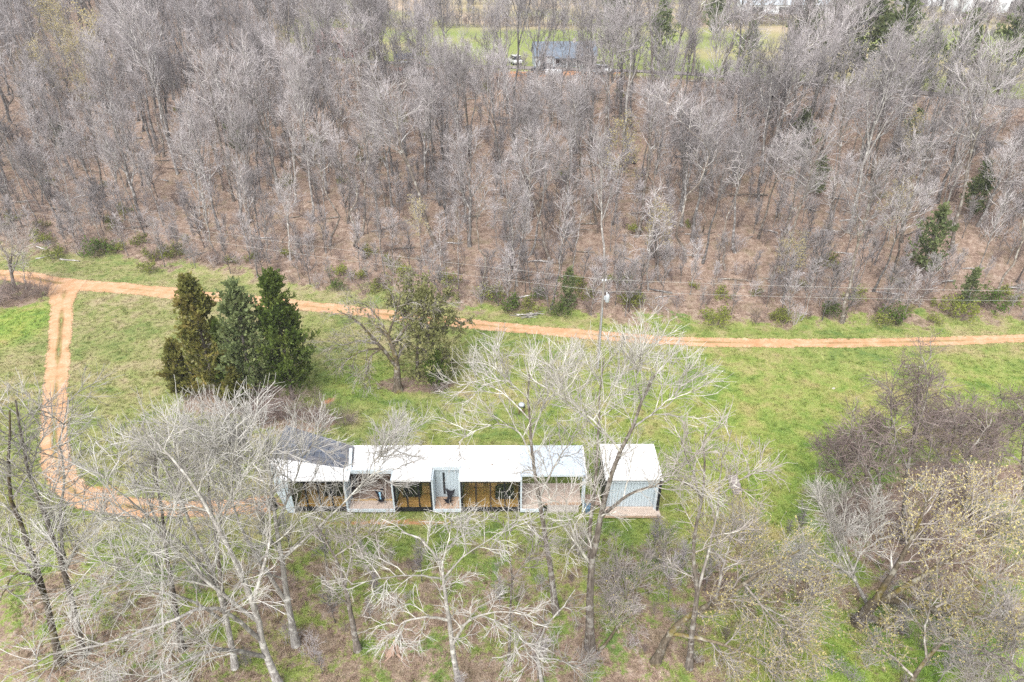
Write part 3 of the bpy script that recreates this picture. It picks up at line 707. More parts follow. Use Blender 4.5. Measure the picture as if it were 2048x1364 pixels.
def sofa(lab, x0, x1, y0):
    t = thing('sofa', lab, 'sofa', (x0, y0, ZF + .012)); w = x1 - x0
    for nm, b in (('seat', (0.12, w - .12, 0, .7, .12, .42)), ('backrest', (0.12, w - .12, .702, .9, .12, .82)), ('armrest', (0, .118, 0, .9, .05, .6)), ('armrest', (w - .118, w, 0, .9, .05, .6))):
        g = Geo(); g.box(*b); part(nm, g, M['charcoal'], t)
sofa('dark sofa behind glass in the narrow bay', xA1 + .5, xA1 + 1.8, 38.2)
sofa('dark sofa at the right end of the wide glazed bay', xC0 - 1.9, xC0 - .5, 38.0)
sofa('dark sofa behind the glass of the left wing', xA0 - 2.0, xA0 - .7, 38.3)

# left wing: slate roof running back, pale canopy in front
def poly_roof(nm, px_corners, th, mat, parent=None, inset=0):
    b = [at(px, py, z) for px, py, z in px_corners]; t = [p + np.array([0, 0, th]) for p in b]
    g = Geo(); g.hexa(b, t); return part(nm, g, mat, parent or house), b
cf = [(563, 963, 3.14), (697, 963, 3.14), (702, 941, 3.22), (537, 917, 3.34)]
n_c = 5; me_pts = [at(*c) for c in cf]
for k in range(n_c):
    u0, u1 = k / n_c + (.004 if k else 0), (k + 1) / n_c
    q = [me_pts[0] * (1 - u0) + me_pts[1] * u0, me_pts[0] * (1 - u1) + me_pts[1] * u1, me_pts[3] * (1 - u1) + me_pts[2] * u1, me_pts[3] * (1 - u0) + me_pts[2] * u0]
    g = Geo(); g.hexa(q, [p + np.array([0, 0, .12]) for p in q]); part('canopy_panel', g, M['white_roof'], house)
df = [at(*c) for c in ((541, 919, 3.36), (706, 943, 3.26), (708, 893, 3.5), (572, 851, 3.9))]
NR, NCC = 7, 6                                                   # courses of roofing sheets
for i in range(NR):
    for j in range(NCC):
        def bl(u, v): return (df[0] * (1 - u) + df[1] * u) * (1 - v) + (df[3] * (1 - u) + df[2] * u) * v
        off = (i % 2) * .5 / NCC
        u0, u1 = max(0, j / NCC - off) + .004, min(1, (j + 1) / NCC - off + (off if j == NCC - 1 else 0)) - .002
        v0, v1 = i / NR, min(1, (i + 1) / NR + .02)
        lift = np.array([0, 0, .035]); q = [bl(u0, v0), bl(u1, v0), bl(u1, v1), bl(u0, v1)]
        q2 = [q[0] + lift * 2, q[1] + lift * 2, q[2] + lift, q[3] + lift]
        g = Geo(); g.hexa([p + np.array([0, 0, .02 * k0]) for p, k0 in zip(q, (1, 1, 0, 0))], q2)
        part('roof_sheet', g, M['slate'] if random.random() < .7 else M['slate_b'], house)
g = Geo(); dz = np.array([0, 0, -.12]); g.hexa([p + dz * 1.3 for p in df], [p + np.array([0, 0, -.01]) for p in df]); part('roof_deck', g, M['black'], house)
g = Geo(); a, b = at(700, 939, 3.42), at(702, 897, 3.62)
g.hexa([a + (-.12, 0, -.2), a + (.1, 0, -.2), b + (.1, 0, -.2), b + (-.12, 0, -.2)], [a + (-.12, 0, .05), a + (.1, 0, .05), b + (.1, 0, .05), b + (-.12, 0, .05)]); part('flashing', g, M['trim'], house)
wl = at(537, 917, 3.3); fl = at(563, 963, 3.1)
g = Geo(); q = [np.array([fl[0], fl[1], .1]), np.array([fl[0] + .5, fl[1], .1]), np.array([wl[0] + .5, wl[1], .1]), np.array([wl[0], wl[1], .1])]
g.hexa(q, [np.array([p[0], p[1], 3.1 + .05 * (k > 1)]) for k, p in enumerate(q)]); part('end_wall', g, M['pale_wall'], house)
bw0, bw1 = at(575, 853, 3.8), at(706, 893, 3.4)
g = Geo(); g.hexa([(bw0[0], bw0[1] - .2, 0), (bw1[0], bw1[1] - .2, 0), (bw1[0], bw1[1] - .05, 0), (bw0[0], bw0[1] - .05, 0)],
                  [(bw0[0], bw0[1] - .2, 3.6), (bw1[0], bw1[1] - .2, 3.25), (bw1[0], bw1[1] - .05, 3.25), (bw0[0], bw0[1] - .05, 3.6)]); part('rear_wall', g, M['pale_wall'], house)
x0, x1 = fl[0] + .55, xA0 - .1
bxp('header_beam', house, M['black'], x0, x1, YF + .05, YF + .16, ZR - .34, ZR - .10)
bxp('bottom_rail', house, M['black'], x0, x1, YF + .02, YF + .16, ZF - .22, ZF + .02)
bxp('floor', house, M['amber_floor'], x0, x1, YF + .17, YB - .6, ZF - .1, ZF + .01)
xs = np.linspace(x0, x1, 5)
for k in range(4):
    a, b = xs[k] + .01, xs[k + 1] - .01; w = Geo(); z0, z1 = ZF + .025, ZR - .345; y = YF + .07
    w.box(a, a + .05, y, y + .07, z0, z1); w.box(b - .05, b, y, y + .07, z0, z1); w.box(a + .051, b - .051, y, y + .07, z0, z0 + .06); w.box(a + .051, b - .051, y, y + .07, z1 - .05, z1)
    wf = part('window', w, M['black'], house); bxp('pane', wf, M['glass'], a + .052, b - .052, y + .03, y + .04, z0 + .062, z1 - .052)
bxp('interior_wall', house, M['brown_board'], x0, x1, YB - .58, YB - .5, ZF, ZR - .1)

# connecting deck between house and cabin
cd = thing('link_deck', 'small brown plank deck between the long house and the right cabin', 'deck', (0, 0, 0))
xg0, xg1 = fx(1172), fx(1203)
ys = np.linspace(37.6, 38.7, 7)
for k in range(6): bxp('plank', cd, M['grey_deck'], xg0, xg1, ys[k], ys[k + 1] - .015, .30, .35)
for x in (xg0 + .05, xg1 - .15):
    for y in (37.65, 38.5): bxp('post', cd, M['brown_board'], x, x + .1, y, y + .1, 0, .298)
t = thing('storage_bin', 'dark blue plastic bin in the gap beside the right cabin', 'bin', (fx(1178), 37.15, 0))
g = Geo(); g.hexa([(-.25, -.2, 0), (.25, -.2, 0), (.25, .2, 0), (-.25, .2, 0)], [(-.32, -.26, .62), (.32, -.26, .62), (.32, .26, .62), (-.32, .26, .62)]); part('body', g, M['blue_bin'], t)
g = Geo(); g.hexa([(-.35, -.29, .622), (.35, -.29, .622), (.35, .29, .622), (-.35, .29, .622)], [(-.31, -.25, .70), (.31, -.25, .70), (.31, .25, .70), (-.31, .25, .70)]); part('lid', g, M['blue_bin'], t)

# the separate cabin at the right end
cab = thing('cabin', 'small white-roofed cabin with pale board front and step deck', 'cabin')
xr0, xr1 = at(1211, 957, 3.3)[0], at(1326, 957, 3.3)[0]
xs = np.linspace(xr0, xr1, 4)
for k in range(3):
    g = Geo(); a, b = xs[k] + (.012 if k else 0), xs[k + 1]
    g.hexa([(a, 36.98, 3.2), (b, 36.98, 3.2), (b, 40.85, 3.28), (a, 40.85, 3.28)], [(a, 36.98, 3.34), (b, 36.98, 3.34), (b, 40.85, 3.42), (a, 40.85, 3.42)]); rp = part('roof_panel', g, M['white_roof'], cab)
    if k:
        g = Geo(); g.box(a - .03, a + .02, 37.0, 40.8, 3.33, 3.43); part('seam', g, M['white_roof'], rp)
g = Geo(); g.box(xr0 + .03, xr1 - .03, 36.995, 37.04, 3.14, 3.198); part('drip_edge', g, M['black'], cab)
xw0, xw1 = xr0 + .22, xr1 - .42
bxp('lintel', cab, M['trim'], xw0, xw1 + .18, 37.10, 37.36, 2.92, 3.19)
nb = 16; xs = np.linspace(xw0, xw1, nb + 1)
for k in range(nb): bxp('siding_board', cab, M['pale_wall'], xs[k] + .008, xs[k + 1] - .006, 37.37 + .014 * (k % 2), 37.43, ZF - .05, 2.915)
bxp('back_wall', cab, M['pale_wall'], xw0, xw1, 40.4, 40.5, .2, 3.19)
bxp('side_wall', cab, M['black'], xr0 + .06, xr0 + .2, 37.08, 40.5, .2, 3.19)
bxp('side_wall', cab, M['trim'], xw1 + .01, xw1 + .19, 37.05, 40.5, .2, 3.19)
bxp('side_screen', cab, M['black'], xw1 + .20, xw1 + .36, 36.90, 40.4, .22, 3.19)
xd0, xd1 = at(1206, 1030, .4)[0], at(1321, 1030, .4)[0]
ys = np.linspace(36.42, 37.36, 6)
for k in range(5): bxp('deck_plank', cab, M['pink_deck'], xd0, xd1, ys[k], ys[k + 1] - .012, ZF - .07, ZF - .02)
bxp('deck_beam', cab, M['orange_deck'], xd0 + .03, xd1 - .03, 36.43, 36.49, ZF - .24, ZF - .075)
for x in np.linspace(xr0 + .3, xr1 - .5, 4):
    for y in (36.9, 40.2): bxp('pier', cab, M['stone'], x, x + .25, y, y + .25, 0, .18)

# sling chairs on the porches
def sling_chair(loc, rz, lab, cloth=False):
    t = thing('sling_chair', lab, 'chair', loc, rz, 'sling chairs on the porches')
    for sx in (-1, 1):
        g = Geo(); g.tube([(sx * .36, -.33, 0.012), (sx * .05, .05, .18), (-sx * .30, .40, .90)], [.016] * 3, 6); part('leg', g, M['black'], t)
        g = Geo(); g.tube([(sx * .34, .33, 0.012), (sx * .06, -.02, .17), (-sx * .36, -.36, .60)], [.016] * 3, 6); part('leg', g, M['black'], t)
    n_ = 9; U, V = np.meshgrid(np.linspace(-1, 1, n_), np.linspace(0, 1, n_))
    xx = U * (.36 + .02 * V - .22 * np.sin(V * math.pi)); yy = -.36 + .78 * V
    zz = .24 + .36 * (1 - V) ** 3 * np.abs(U) ** 1.5 + .66 * V ** 2.2 * (0.8 + .2 * np.abs(U)) - .10 * np.sin(V * math.pi) + .08 * np.abs(U) ** 2
    top_ = np.stack([xx, yy, zz], -1).reshape(-1, 3); i = (np.arange(n_ - 1)[:, None] * n_ + np.arange(n_ - 1)[None]).reshape(-1)
    q = np.stack([i, i + 1, i + n_ + 1, i + n_], 1); g = Geo(); g.add(top_, q); g.add(top_ - (0, 0, .02), q[:, ::-1])
    s = part('sling', g, M['charcoal'], t, True)
    if cloth:
        k = top_.reshape(n_, n_, 3)[3:8, 3:6]; kk = k.reshape(-1, 3) + (0, 0, .022); i = (np.arange(4)[:, None] * 3 + np.arange(2)[None]).reshape(-1)
        q = np.stack([i, i + 1, i + 4, i + 3], 1); g = Geo(); g.add(kk, q); g.add(kk - (0, 0, .012), q[:, ::-1]); part('cushion', g, M['sky_cloth'], t, True, 'light blue cushion')
p = at(762, 1003, ZF); sling_chair((p[0], p[1], ZF + .006), .35, 'black sling chair with light blue cushion on the wide plank porch', True)
p = at(899, 1005, ZF); sling_chair((p[0], p[1], ZF + .006), -.2, 'black sling chair on the narrow porch with slot window')
# ------------------------------------------------------------------ trees standing apart: each grown along its own stems
def resample(P, n):
    P = np.asarray(P, float)
    if len(P) < 3: return smooth_line(P, n)
    return smooth_line(P, n)
def hero(name, label, stems, r0, seed, n2=9, l2=2.2, n3=8, l3=1.1, n4=6, l4=0.6, mats=('bark_dark', 'branch_pale', 'twig_pale'), cat='tree', twig=0.0118, up=0.05, t0=0.35,
         ang=(28, 60), buds=0, bud_mat='buds', group=None, wob=0.13, taper=0.45, leaf_size=0.12, ivy=0, lower=0.0):
    """stems: lists of (photo x, photo y, metres farther) through which trunk and limbs run; the first point of the first stem is the foot"""
    rng = np.random.default_rng(seed)
    l2, l3, l4, n2 = l2 * 1.35, l3 * 1.4, l4 * 1.4, int(n2 * 1.25)
    bx, by = stems[0][0][:2]; B = ground(bx, by) if by > 100 else ground(bx, by); Y0 = B[1]
    lines, rads = [], []
    for si, st in enumerate(stems):
        pts = []
        for k, p in enumerate(st):
            q = at_y(p[0], p[1] + max(0, 930 - p[1]) * lower, Y0 + (p[2] if len(p) > 2 else 0.0))
            if si == 0 and k == 0: q = B.copy(); q[2] -= 0.08
            pts.append(q)
        if si:                                   # a limb leaves an earlier stem at its nearest point
            best = None
            for L, R in zip(lines, rads):
                d = np.linalg.norm(L - pts[0], axis=1); k = int(d.argmin())
                if best is None or d[k] < best[0]: best = (d[k], L[k], R[k])
            pts[0] = best[1]; ra = best[2] * 0.72
        else: ra = r0
        L = resample(pts, 14) ; L[1:] += rng.normal(0, 0.035, (13, 3)) * np.linspace(.3, 1, 13)[:, None]
        R = ra * (1 - (0.80 if si else 0.82) * np.linspace(0, 1, 14) ** 0.9)
        if si == 0: R[0] *= 1.4; R[1] *= 1.08
        lines.append(L); rads.append(np.maximum(R, 0.022))
    root = thing(name, label, cat, B, 0, group)
    def loc(P): return np.asarray(P) - B
    g = Geo(); g.tube(loc(lines[0])[None], rads[0][None], 9); part('trunk', g, M[mats[0]], root, True)
    for L, R in zip(lines[1:], rads[1:]):
        g = Geo(); g.tube(loc(L)[None], R[None], 7); part('limb', g, M[mats[0]] if R[0] > .10 else M[mats[1]], root, True)
    cr = Geo()
    PL = np.array([loc(l) for l in lines]); RL = np.array(rads)
    P2a, R2a = grow(rng, PL[:1], RL[:1], n2, t0, 1.0, l2, ang, 8, wob, up, .42, .2, taper)
    if len(PL) > 1:
        P2b, R2b = grow(rng, PL[1:], RL[1:], n2, 0.25, 1.0, l2, ang, 8, wob, up, .5, .2, taper)
        P2a = np.concatenate([P2a, P2b]); R2a = np.concatenate([R2a, R2b])
    R2a = np.clip(R2a, twig * 2.0, .085) * np.linspace(1.25, .8, 8)[None]
    cr.tube(P2a, R2a, 5, 0)
    P3, R3 = grow(rng, P2a, R2a, n3, .18, 1.0, l3, (22, 55), 6, wob, up * .8, .62, .35, .4); cr.tube(P3, clampr(R3, twig * 1.25), 4, 1)
    P4, R4 = grow(rng, P3, R3, n4, .12, 1.0, l4, (18, 48), 3, wob * 1.2, up * .6, .62, .5, .3); cr.tube(P4, np.clip(R4, twig * .65, twig), 3, 1)
    if buds:
        e = P4.reshape(-1, 3)[rng.integers(0, len(P4) * 3, buds)]
        leaves(rng, cr, e, rng.normal(0, 1, e.shape) + (0, 0, .4), leaf_size, .42, 2, .4)
    if ivy:
        e = np.concatenate([P2a.reshape(-1, 3), P3.reshape(-1, 3)]); e = e[rng.integers(0, len(e), ivy)]
        leaves(rng, cr, e + rng.normal(0, .12, e.shape), rng.normal(0, 1, e.shape), .2, .45, 2, .4)
    part('crown', cr, [M[mats[1]], M[mats[2]], M[bud_mat]], root, True)
    return root

GREY = ('bark_dark', 'branch_grey', 'twig_grey'); PALE = ('bark_pale', 'branch_pale', 'twig_pale'); WHITE = ('bark_pale', 'branch_pale', 'twig_white'); MOSS = ('bark_moss', 'branch_grey', 'twig_grey')
BROWN = ('bark_dark', 'branch_grey', 'twig_brown')
hero('bare_tree', 'mossy dark tree leaning out of the left edge, curled limbs low down',
     [[(120, 1330), (100, 1235), (75, 1140), (42, 1050), (22, 980), (15, 900), (22, 820)], [(78, 1150), (35, 1112, -.5), (0, 1092, -1), (-50, 1090, -1)], [(98, 1215), (60, 1150, -.8), (25, 1152, -1), (0, 1200, -1.2)],
      [(42, 1050), (0, 1003), (-50, 985)], [(30, 1010), (60, 940, .5), (80, 880, .8), (95, 830, 1)]], .21, 1, mats=('bark_moss', 'branch_pale', 'twig_pale'), n2=7, l2=2.0, n3=6, l3=1.0, n4=6, l4=.55)
hero('bare_tree', 'forked grey tree second from the left edge, beside the dirt track bend',
     [[(165, 1312), (150, 1230), (125, 1130), (100, 1060), (70, 975), (45, 890), (30, 800)], [(125, 1130), (122, 1040, .4), (128, 960, .6), (122, 880, .8), (140, 800, 1)], [(110, 1085), (90, 1010, -.4), (50, 950, -.8), (10, 910, -1)], [(135, 1160), (160, 1080, .3), (185, 1040, .6)]],
     .21, 2, mats=('bark_dark', 'branch_pale', 'twig_pale'), n2=8, l2=2.2, n3=6, n4=6)
hero('bare_tree', 'biggest pale tree, limbs sweeping low to the bottom left corner',
     [[(560, 1375), (530, 1300), (500, 1190), (440, 1065), (385, 965), (335, 885), (300, 805)], [(490, 1240), (410, 1160, -.6), (345, 1090, -1), (275, 1040, -1.4), (200, 990, -1.8)],
      [(525, 1290), (430, 1215, -1.5), (330, 1245, -2.3), (220, 1285, -3), (110, 1310, -3.4), (15, 1350, -3.8)], [(500, 1190), (540, 1070, .8), (525, 960, 1.4), (505, 870, 1.8), (480, 780, 2.2)],
      [(530, 1300), (430, 1300, -2), (330, 1345, -2.8), (240, 1390, -3.2)], [(410, 1160), (320, 1150, -1.6), (220, 1130, -2.2), (130, 1120, -2.8)], [(440, 1065), (480, 960, 1), (455, 880, 1.4), (420, 800, 1.7)]],
     .22, 3, mats=WHITE, lower=.5, n2=9, l2=2.5, n3=9, l3=1.25, n4=6, l4=.7, up=.03)
hero('bare_tree', 'pale straight tree left of the house, mossy limb over the porch roof',
     [[(592, 1290), (575, 1200), (560, 1100), (545, 1000), (537, 900), (530, 815)], [(560, 1110), (630, 1060, .6), (690, 1003, 1), (745, 950, 1.4), (800, 936, 1.8)], [(735, 960), (752, 905, 1.6), (790, 850, 2)], [(575, 1200), (505, 1100, -.6), (465, 1010, -.9), (440, 920, -1.2), (425, 835, -1.4)],
      [(550, 1040), (590, 960, .5), (610, 880, .8), (640, 830, 1)], [(540, 960), (500, 880, .5), (480, 810, .8)]],
     .22, 4, mats=WHITE, lower=.5, n2=9, l2=2.1, n3=8, l3=1.1, n4=6, l4=.6)
hero('bare_tree', 'pale many-stemmed tree between the biggest pale tree and the dirt curve',
     [[(470, 1335), (452, 1235), (415, 1120), (365, 1010), (325, 915), (290, 835)], [(440, 1195), (395, 1120, -.5), (320, 1050, -.9), (240, 985, -1.3), (180, 930, -1.6)], [(425, 1145), (440, 1040, .6), (420, 950, 1), (395, 870, 1.3)], [(455, 1250), (380, 1200, -.8), (290, 1180, -1.4), (200, 1190, -1.9)],
      [(400, 1085), (360, 985, .4), (375, 900, .8), (360, 830, 1)]], .18, 30, mats=WHITE, lower=.5, n2=6, l2=2.1, n3=7, l3=1.15, n4=6, l4=.65)
hero('bare_tree', 'dark slim tree in front of the orange dirt, left of the wing roof',
     [[(365, 1300), (345, 1180), (328, 1065), (316, 965), (310, 880), (302, 800)], [(335, 1100), (300, 1010, .4), (270, 930, .7), (245, 860, .9)], [(325, 1040), (365, 960, -.4), (390, 890, -.6), (400, 820, -.8)]],
     .17, 5, mats=('bark_dark', 'branch_pale', 'twig_pale'), lower=.5, n2=8, l2=1.9, n3=7, n4=5)
hero('bare_tree', 'slender tree with split foot just left of the wing',
     [[(447, 1212), (435, 1110), (421, 1000), (416, 930), (422, 850)], [(430, 1080), (460, 1000, .3), (480, 930, .6), (500, 870, .8)], [(425, 1040), (390, 980, -.2), (365, 920, -.4)]],
     .16, 6, mats=('bark_dark', 'branch_pale', 'twig_pale'), lower=.4, n2=7, l2=1.7, n3=7, n4=5)
hero('snag_tree', 'broken-topped dark tree below the wide plank porch',
     [[(715, 1300), (700, 1220), (690, 1170), (672, 1118), (650, 1075), (632, 1052)], [(690, 1170), (702, 1110, .3), (692, 1058, .5)], [(672, 1118), (720, 1080, -.2), (760, 1060, -.4)]],
     .20, 7, mats=GREY, n2=6, l2=1.4, n3=6, l3=.8, n4=5, l4=.45)
hero('bare_tree', 'gnarled bone-white branched tree below the narrow porch',
     [[(922, 1385), (905, 1300), (898, 1240), (888, 1170), (880, 1120), (842, 1080), (800, 1060)], [(888, 1170), (820, 1150, -.4), (750, 1160, -.7), (700, 1172, -.9)], [(884, 1150), (930, 1110, .4), (990, 1072, .7), (1030, 1040, .9)],
      [(905, 1290), (940, 1240, -.6), (1000, 1222, -1), (1050, 1232, -1.2)], [(898, 1240), (850, 1235, -.6), (800, 1250, -1), (795, 1290, -1.3)], [(1000, 1222), (1040, 1270, -1.3), (1060, 1330, -1.6)], [(880, 1120), (900, 1070, .5), (905, 1030, .8)]],
     .19, 8, mats=WHITE, n2=7, l2=1.5, n3=6, l3=.8, n4=5, l4=.45, up=.0, wob=.2)
hero('young_tree', 'slender young tree right of the gnarled white one',
     [[(1018, 1330), (1020, 1230), (1024, 1150), (1015, 1085), (1006, 1040)], [(1023, 1170), (1060, 1110, .2), (1085, 1070, .4)]], .10, 9, mats=GREY, n2=7, l2=1.2, n3=6, l3=.7, n4=4, l4=.4)
hero('young_tree', 'crooked pale young tree at the bottom edge left of the twin trunk',
     [[(1086, 1372), (1076, 1310), (1092, 1252), (1125, 1215), (1150, 1180)], [(1076, 1310), (1120, 1320, -.4), (1170, 1345, -.7)]], .12, 10, mats=PALE, n2=6, l2=1.2, n3=6, l3=.7, n4=4, l4=.4, wob=.2)
hero('bare_tree', 'tall dark tree standing before the pink deck',
     [[(1112, 1225), (1100, 1130), (1088, 1060), (1076, 980), (1068, 920), (1060, 850), (1055, 795), (1058, 750)], [(1068, 925), (1040, 868, -.3), (1000, 848, -.5), (955, 860, -.7), (915, 885, -.9)], [(1060, 850), (1010, 790, .3), (960, 765, .6), (915, 775, .8)],
      [(1056, 800), (1015, 760, .2), (992, 735, .4)], [(1076, 985), (1110, 930, .4), (1135, 890, .8), (1160, 860, 1)], [(1062, 870), (1090, 800, .5), (1105, 765, .8), (1115, 735, 1)]],
     .21, 11, mats=('bark_dark', 'branch_pale', 'twig_pale'), n2=7, l2=1.8, n3=6, l3=1.0, n4=5, l4=.55, up=.08, ang=(22, 52))
hero('bare_tree', 'tallest twin-stemmed tree rising before the cabin, wide pale crown',
     [[(1180, 1297), (1180, 1200), (1184, 1130), (1200, 1040), (1220, 960), (1240, 905), (1266, 850), (1290, 790), (1308, 750)], [(1184, 1140), (1178, 1080, .4), (1186, 1000, .7), (1195, 900, 1), (1199, 820, 1.2), (1203, 760, 1.4), (1208, 715, 1.5)],
      [(1203, 1025), (1255, 990, -.5), (1310, 970, -.9), (1350, 958, -1.2), (1395, 985, -1.5)], [(1240, 905), (1215, 870, -.4), (1180, 835, -.8), (1130, 795, -1.2), (1080, 770, -1.5)], [(1262, 855), (1320, 815, .5), (1370, 765, 1)],
      [(1195, 880), (1155, 820, .8), (1125, 770, 1), (1110, 735, 1.2)], [(1199, 810), (1235, 765, 1), (1252, 725, 1.4)], [(1285, 800), (1272, 760, -.4), (1280, 720, -.8)], [(1184, 1130), (1150, 1080, -.6), (1130, 1020, -1), (1090, 990, -1.3)]],
     .27, 12, mats=('bark_dark', 'branch_pale', 'twig_pale'), n2=7, l2=1.95, n3=7, l3=1.0, n4=6, l4=.6, t0=.4, up=.09, ang=(20, 50))
hero('bare_tree', 'dark twin-stemmed tree right of the cabin in front of the woodpile',
     [[(1378, 1335), (1385, 1250), (1395, 1180), (1385, 1110), (1400, 1010), (1410, 930), (1405, 880)], [(1395, 1180), (1418, 1100, .3), (1436, 1010, .5), (1442, 930, .7), (1462, 860, .9)], [(1405, 985), (1380, 930, -.3), (1360, 880, -.5)], [(1436, 1010), (1480, 960, .3), (1520, 930, .5)]],
     .19, 13, mats=GREY, n2=7, l2=1.5, n3=6, l3=.8, n4=5, l4=.45)
hero('budding_tree', 'mossy leaning tree with yellow buds, bottom right of centre',
     [[(1310, 1325), (1345, 1262), (1400, 1220), (1470, 1180), (1545, 1130), (1600, 1100)], [(1340, 1270), (1420, 1282, -.6), (1500, 1310, -1), (1570, 1350, -1.4)], [(1400, 1220), (1480, 1212, .4), (1560, 1202, .7), (1645, 1190, 1)], [(1430, 1200), (1450, 1120, 1), (1470, 1060, 1.6)], [(1500, 1160), (1540, 1230, -.8), (1600, 1290, -1.4)]],
     .25, 14, mats=MOSS, n2=9, l2=1.9, n3=8, l3=1.0, n4=6, l4=.55, buds=13000, leaf_size=.075)
hero('budding_tree', 'large mossy tree covered in yellow buds in the lower right corner',
     [[(1715, 1247), (1760, 1200), (1850, 1215), (1950, 1230), (2060, 1240)], [(1755, 1205), (1800, 1120, .8), (1835, 1050, 1.4), (1860, 985, 1.8)], [(1740, 1230), (1830, 1290, -1), (1900, 1370, -1.8)], [(1765, 1200), (1880, 1130, .8), (1980, 1070, 1.5), (2060, 1020, 2)], [(1900, 1222), (1990, 1150, 1), (2060, 1110, 1.5)],
      [(1880, 1130), (1920, 1050, 1.6), (1960, 980, 2.2)], [(1850, 1215), (1930, 1290, -1), (2030, 1330, -1.8)]],
     .34, 15, mats=MOSS, n2=8, l2=2.0, n3=7, l3=1.1, n4=6, l4=.6, buds=21000, leaf_size=.075)
hero('bare_tree', 'pale fan-shaped leaning tree left of the vine thicket',
     [[(1742, 1222), (1705, 1155), (1655, 1122), (1600, 1092)], [(1705, 1155), (1668, 1070, .5), (1640, 1005, .8)], [(1705, 1155), (1730, 1080, .8), (1745, 1020, 1)], [(1690, 1145), (1620, 1150, -.4), (1575, 1130, -.6)], [(1720, 1180), (1690, 1090, .3), (1690, 1020, .5)]],
     .14, 16, mats=PALE, n2=8, l2=1.6, n3=8, l3=.9, n4=6, l4=.5, ang=(15, 40))
V_ = dict(mats=BROWN, n2=11, l2=1.6, n3=8, l3=.9, n4=6, l4=.5, wob=.24, up=.0, group='vine-tangled trees in the thicket')
hero('thicket_tree', 'vine-draped thicket tree nearest the meadow, left of its group', [[(1762, 1097), (1765, 1000), (1742, 905), (1705, 830)], [(1765, 990), (1725, 920, -.3), (1700, 860, -.5)], [(1755, 950), (1790, 880, .4), (1780, 820, .6)]], .15, 17, **V_)
hero('thicket_tree', 'tallest vine-choked tree in the thicket on the right', [[(1805, 1085), (1812, 960), (1830, 850), (1838, 735)], [(1815, 950), (1785, 850, .3), (1785, 760, .5)], [(1830, 880), (1855, 790, -.3), (1848, 720, -.5)], [(1810, 1000), (1850, 940, .3), (1865, 870, .5)]], .17, 18, **V_)
hero('thicket_tree', 'thicket tree with a hooked bare limb, right of its group', [[(1872, 1055), (1892, 930), (1912, 862), (1900, 822), (1872, 785)], [(1885, 960), (1940, 900, .3), (1980, 850, .5)], [(1890, 935), (1860, 880, -.3), (1850, 840, -.5)]], .15, 19, **V_)
hero('thicket_tree', 'low scrubby tree at the right edge behind the thicket', [[(1990, 985), (1985, 920), (1995, 850), (2010, 790)], [(1985, 920), (1940, 870), (1920, 830)], [(1990, 890), (2040, 850), (2070, 800)]], .12, 20, **V_)
hero('thicket_tree', 'dark scrubby tree cut by the right edge above the budding crown', [[(2052, 1000), (2045, 930), (2050, 860), (2040, 800)], [(2045, 930), (2000, 890), (1985, 850)]], .13, 21, **V_)
hero('thicket_tree', 'leaning vine-tangled tree between the thicket and the pale fan tree', [[(1722, 1075), (1715, 1000), (1690, 930), (1660, 890)], [(1715, 1000), (1740, 930, .3), (1735, 870, .5)], [(1708, 970), (1680, 930, -.3), (1675, 880, -.5)]], .12, 27, **V_)
hero('thicket_tree', 'crooked thicket tree behind the hooked one, far side', [[(1925, 1010), (1935, 940), (1920, 880), (1935, 820)], [(1935, 940), (1970, 900, .3), (1965, 850, .5)], [(1925, 900), (1890, 860, -.3), (1880, 820, -.5)]], .12, 28, **V_)
hero('budding_tree', 'tan-budded tangled tree rising from the bottom edge at the right',
     [[(1800, 1420), (1830, 1350), (1870, 1300), (1930, 1250), (1990, 1190)], [(1830, 1350), (1780, 1310, .3), (1740, 1290, .6)], [(1870, 1300), (1960, 1310, -.4), (2040, 1290, -.8)], [(1850, 1325), (1850, 1250, .6), (1880, 1180, 1)]], .16, 29, mats=MOSS, n2=6, l2=1.6, n3=6, l3=.95, n4=5, l4=.5, buds=6000, leaf_size=.07)
hero('bare_tree', 'grey twiggy tree filling the bottom right corner',
     [[(2110, 1440), (2060, 1360), (1990, 1310), (1910, 1290)], [(2060, 1360), (2010, 1370, -.6), (1940, 1375, -1)], [(2030, 1335), (2030, 1270, .6), (2010, 1220, 1)]], .2, 22, mats=GREY, n2=9, l2=1.7, n3=8, l3=.9, n4=6, l4=.5)
hero('bare_tree', 'twin-trunked dark tree at the left edge by the track junction',
     [[(30, 580), (22, 545), (14, 510), (-4, 490), (-20, 470)], [(26, 565), (22, 530, .3), (24, 500, .5), (22, 470, .7)], [(24, 550), (40, 505, -.3), (48, 480, -.4)]], .24, 23, mats=GREY, n2=7, l2=2.0, n3=7, l3=1.1, n4=5, l4=.6, twig=.012)
hero('young_tree', 'thin pale sapling right of the tree by the track junction', [[(52, 578), (49, 552), (46, 528), (44, 510)]], .07, 24, mats=PALE, n2=7, l2=1.2, n3=5, l3=.7, n4=4, l4=.4)

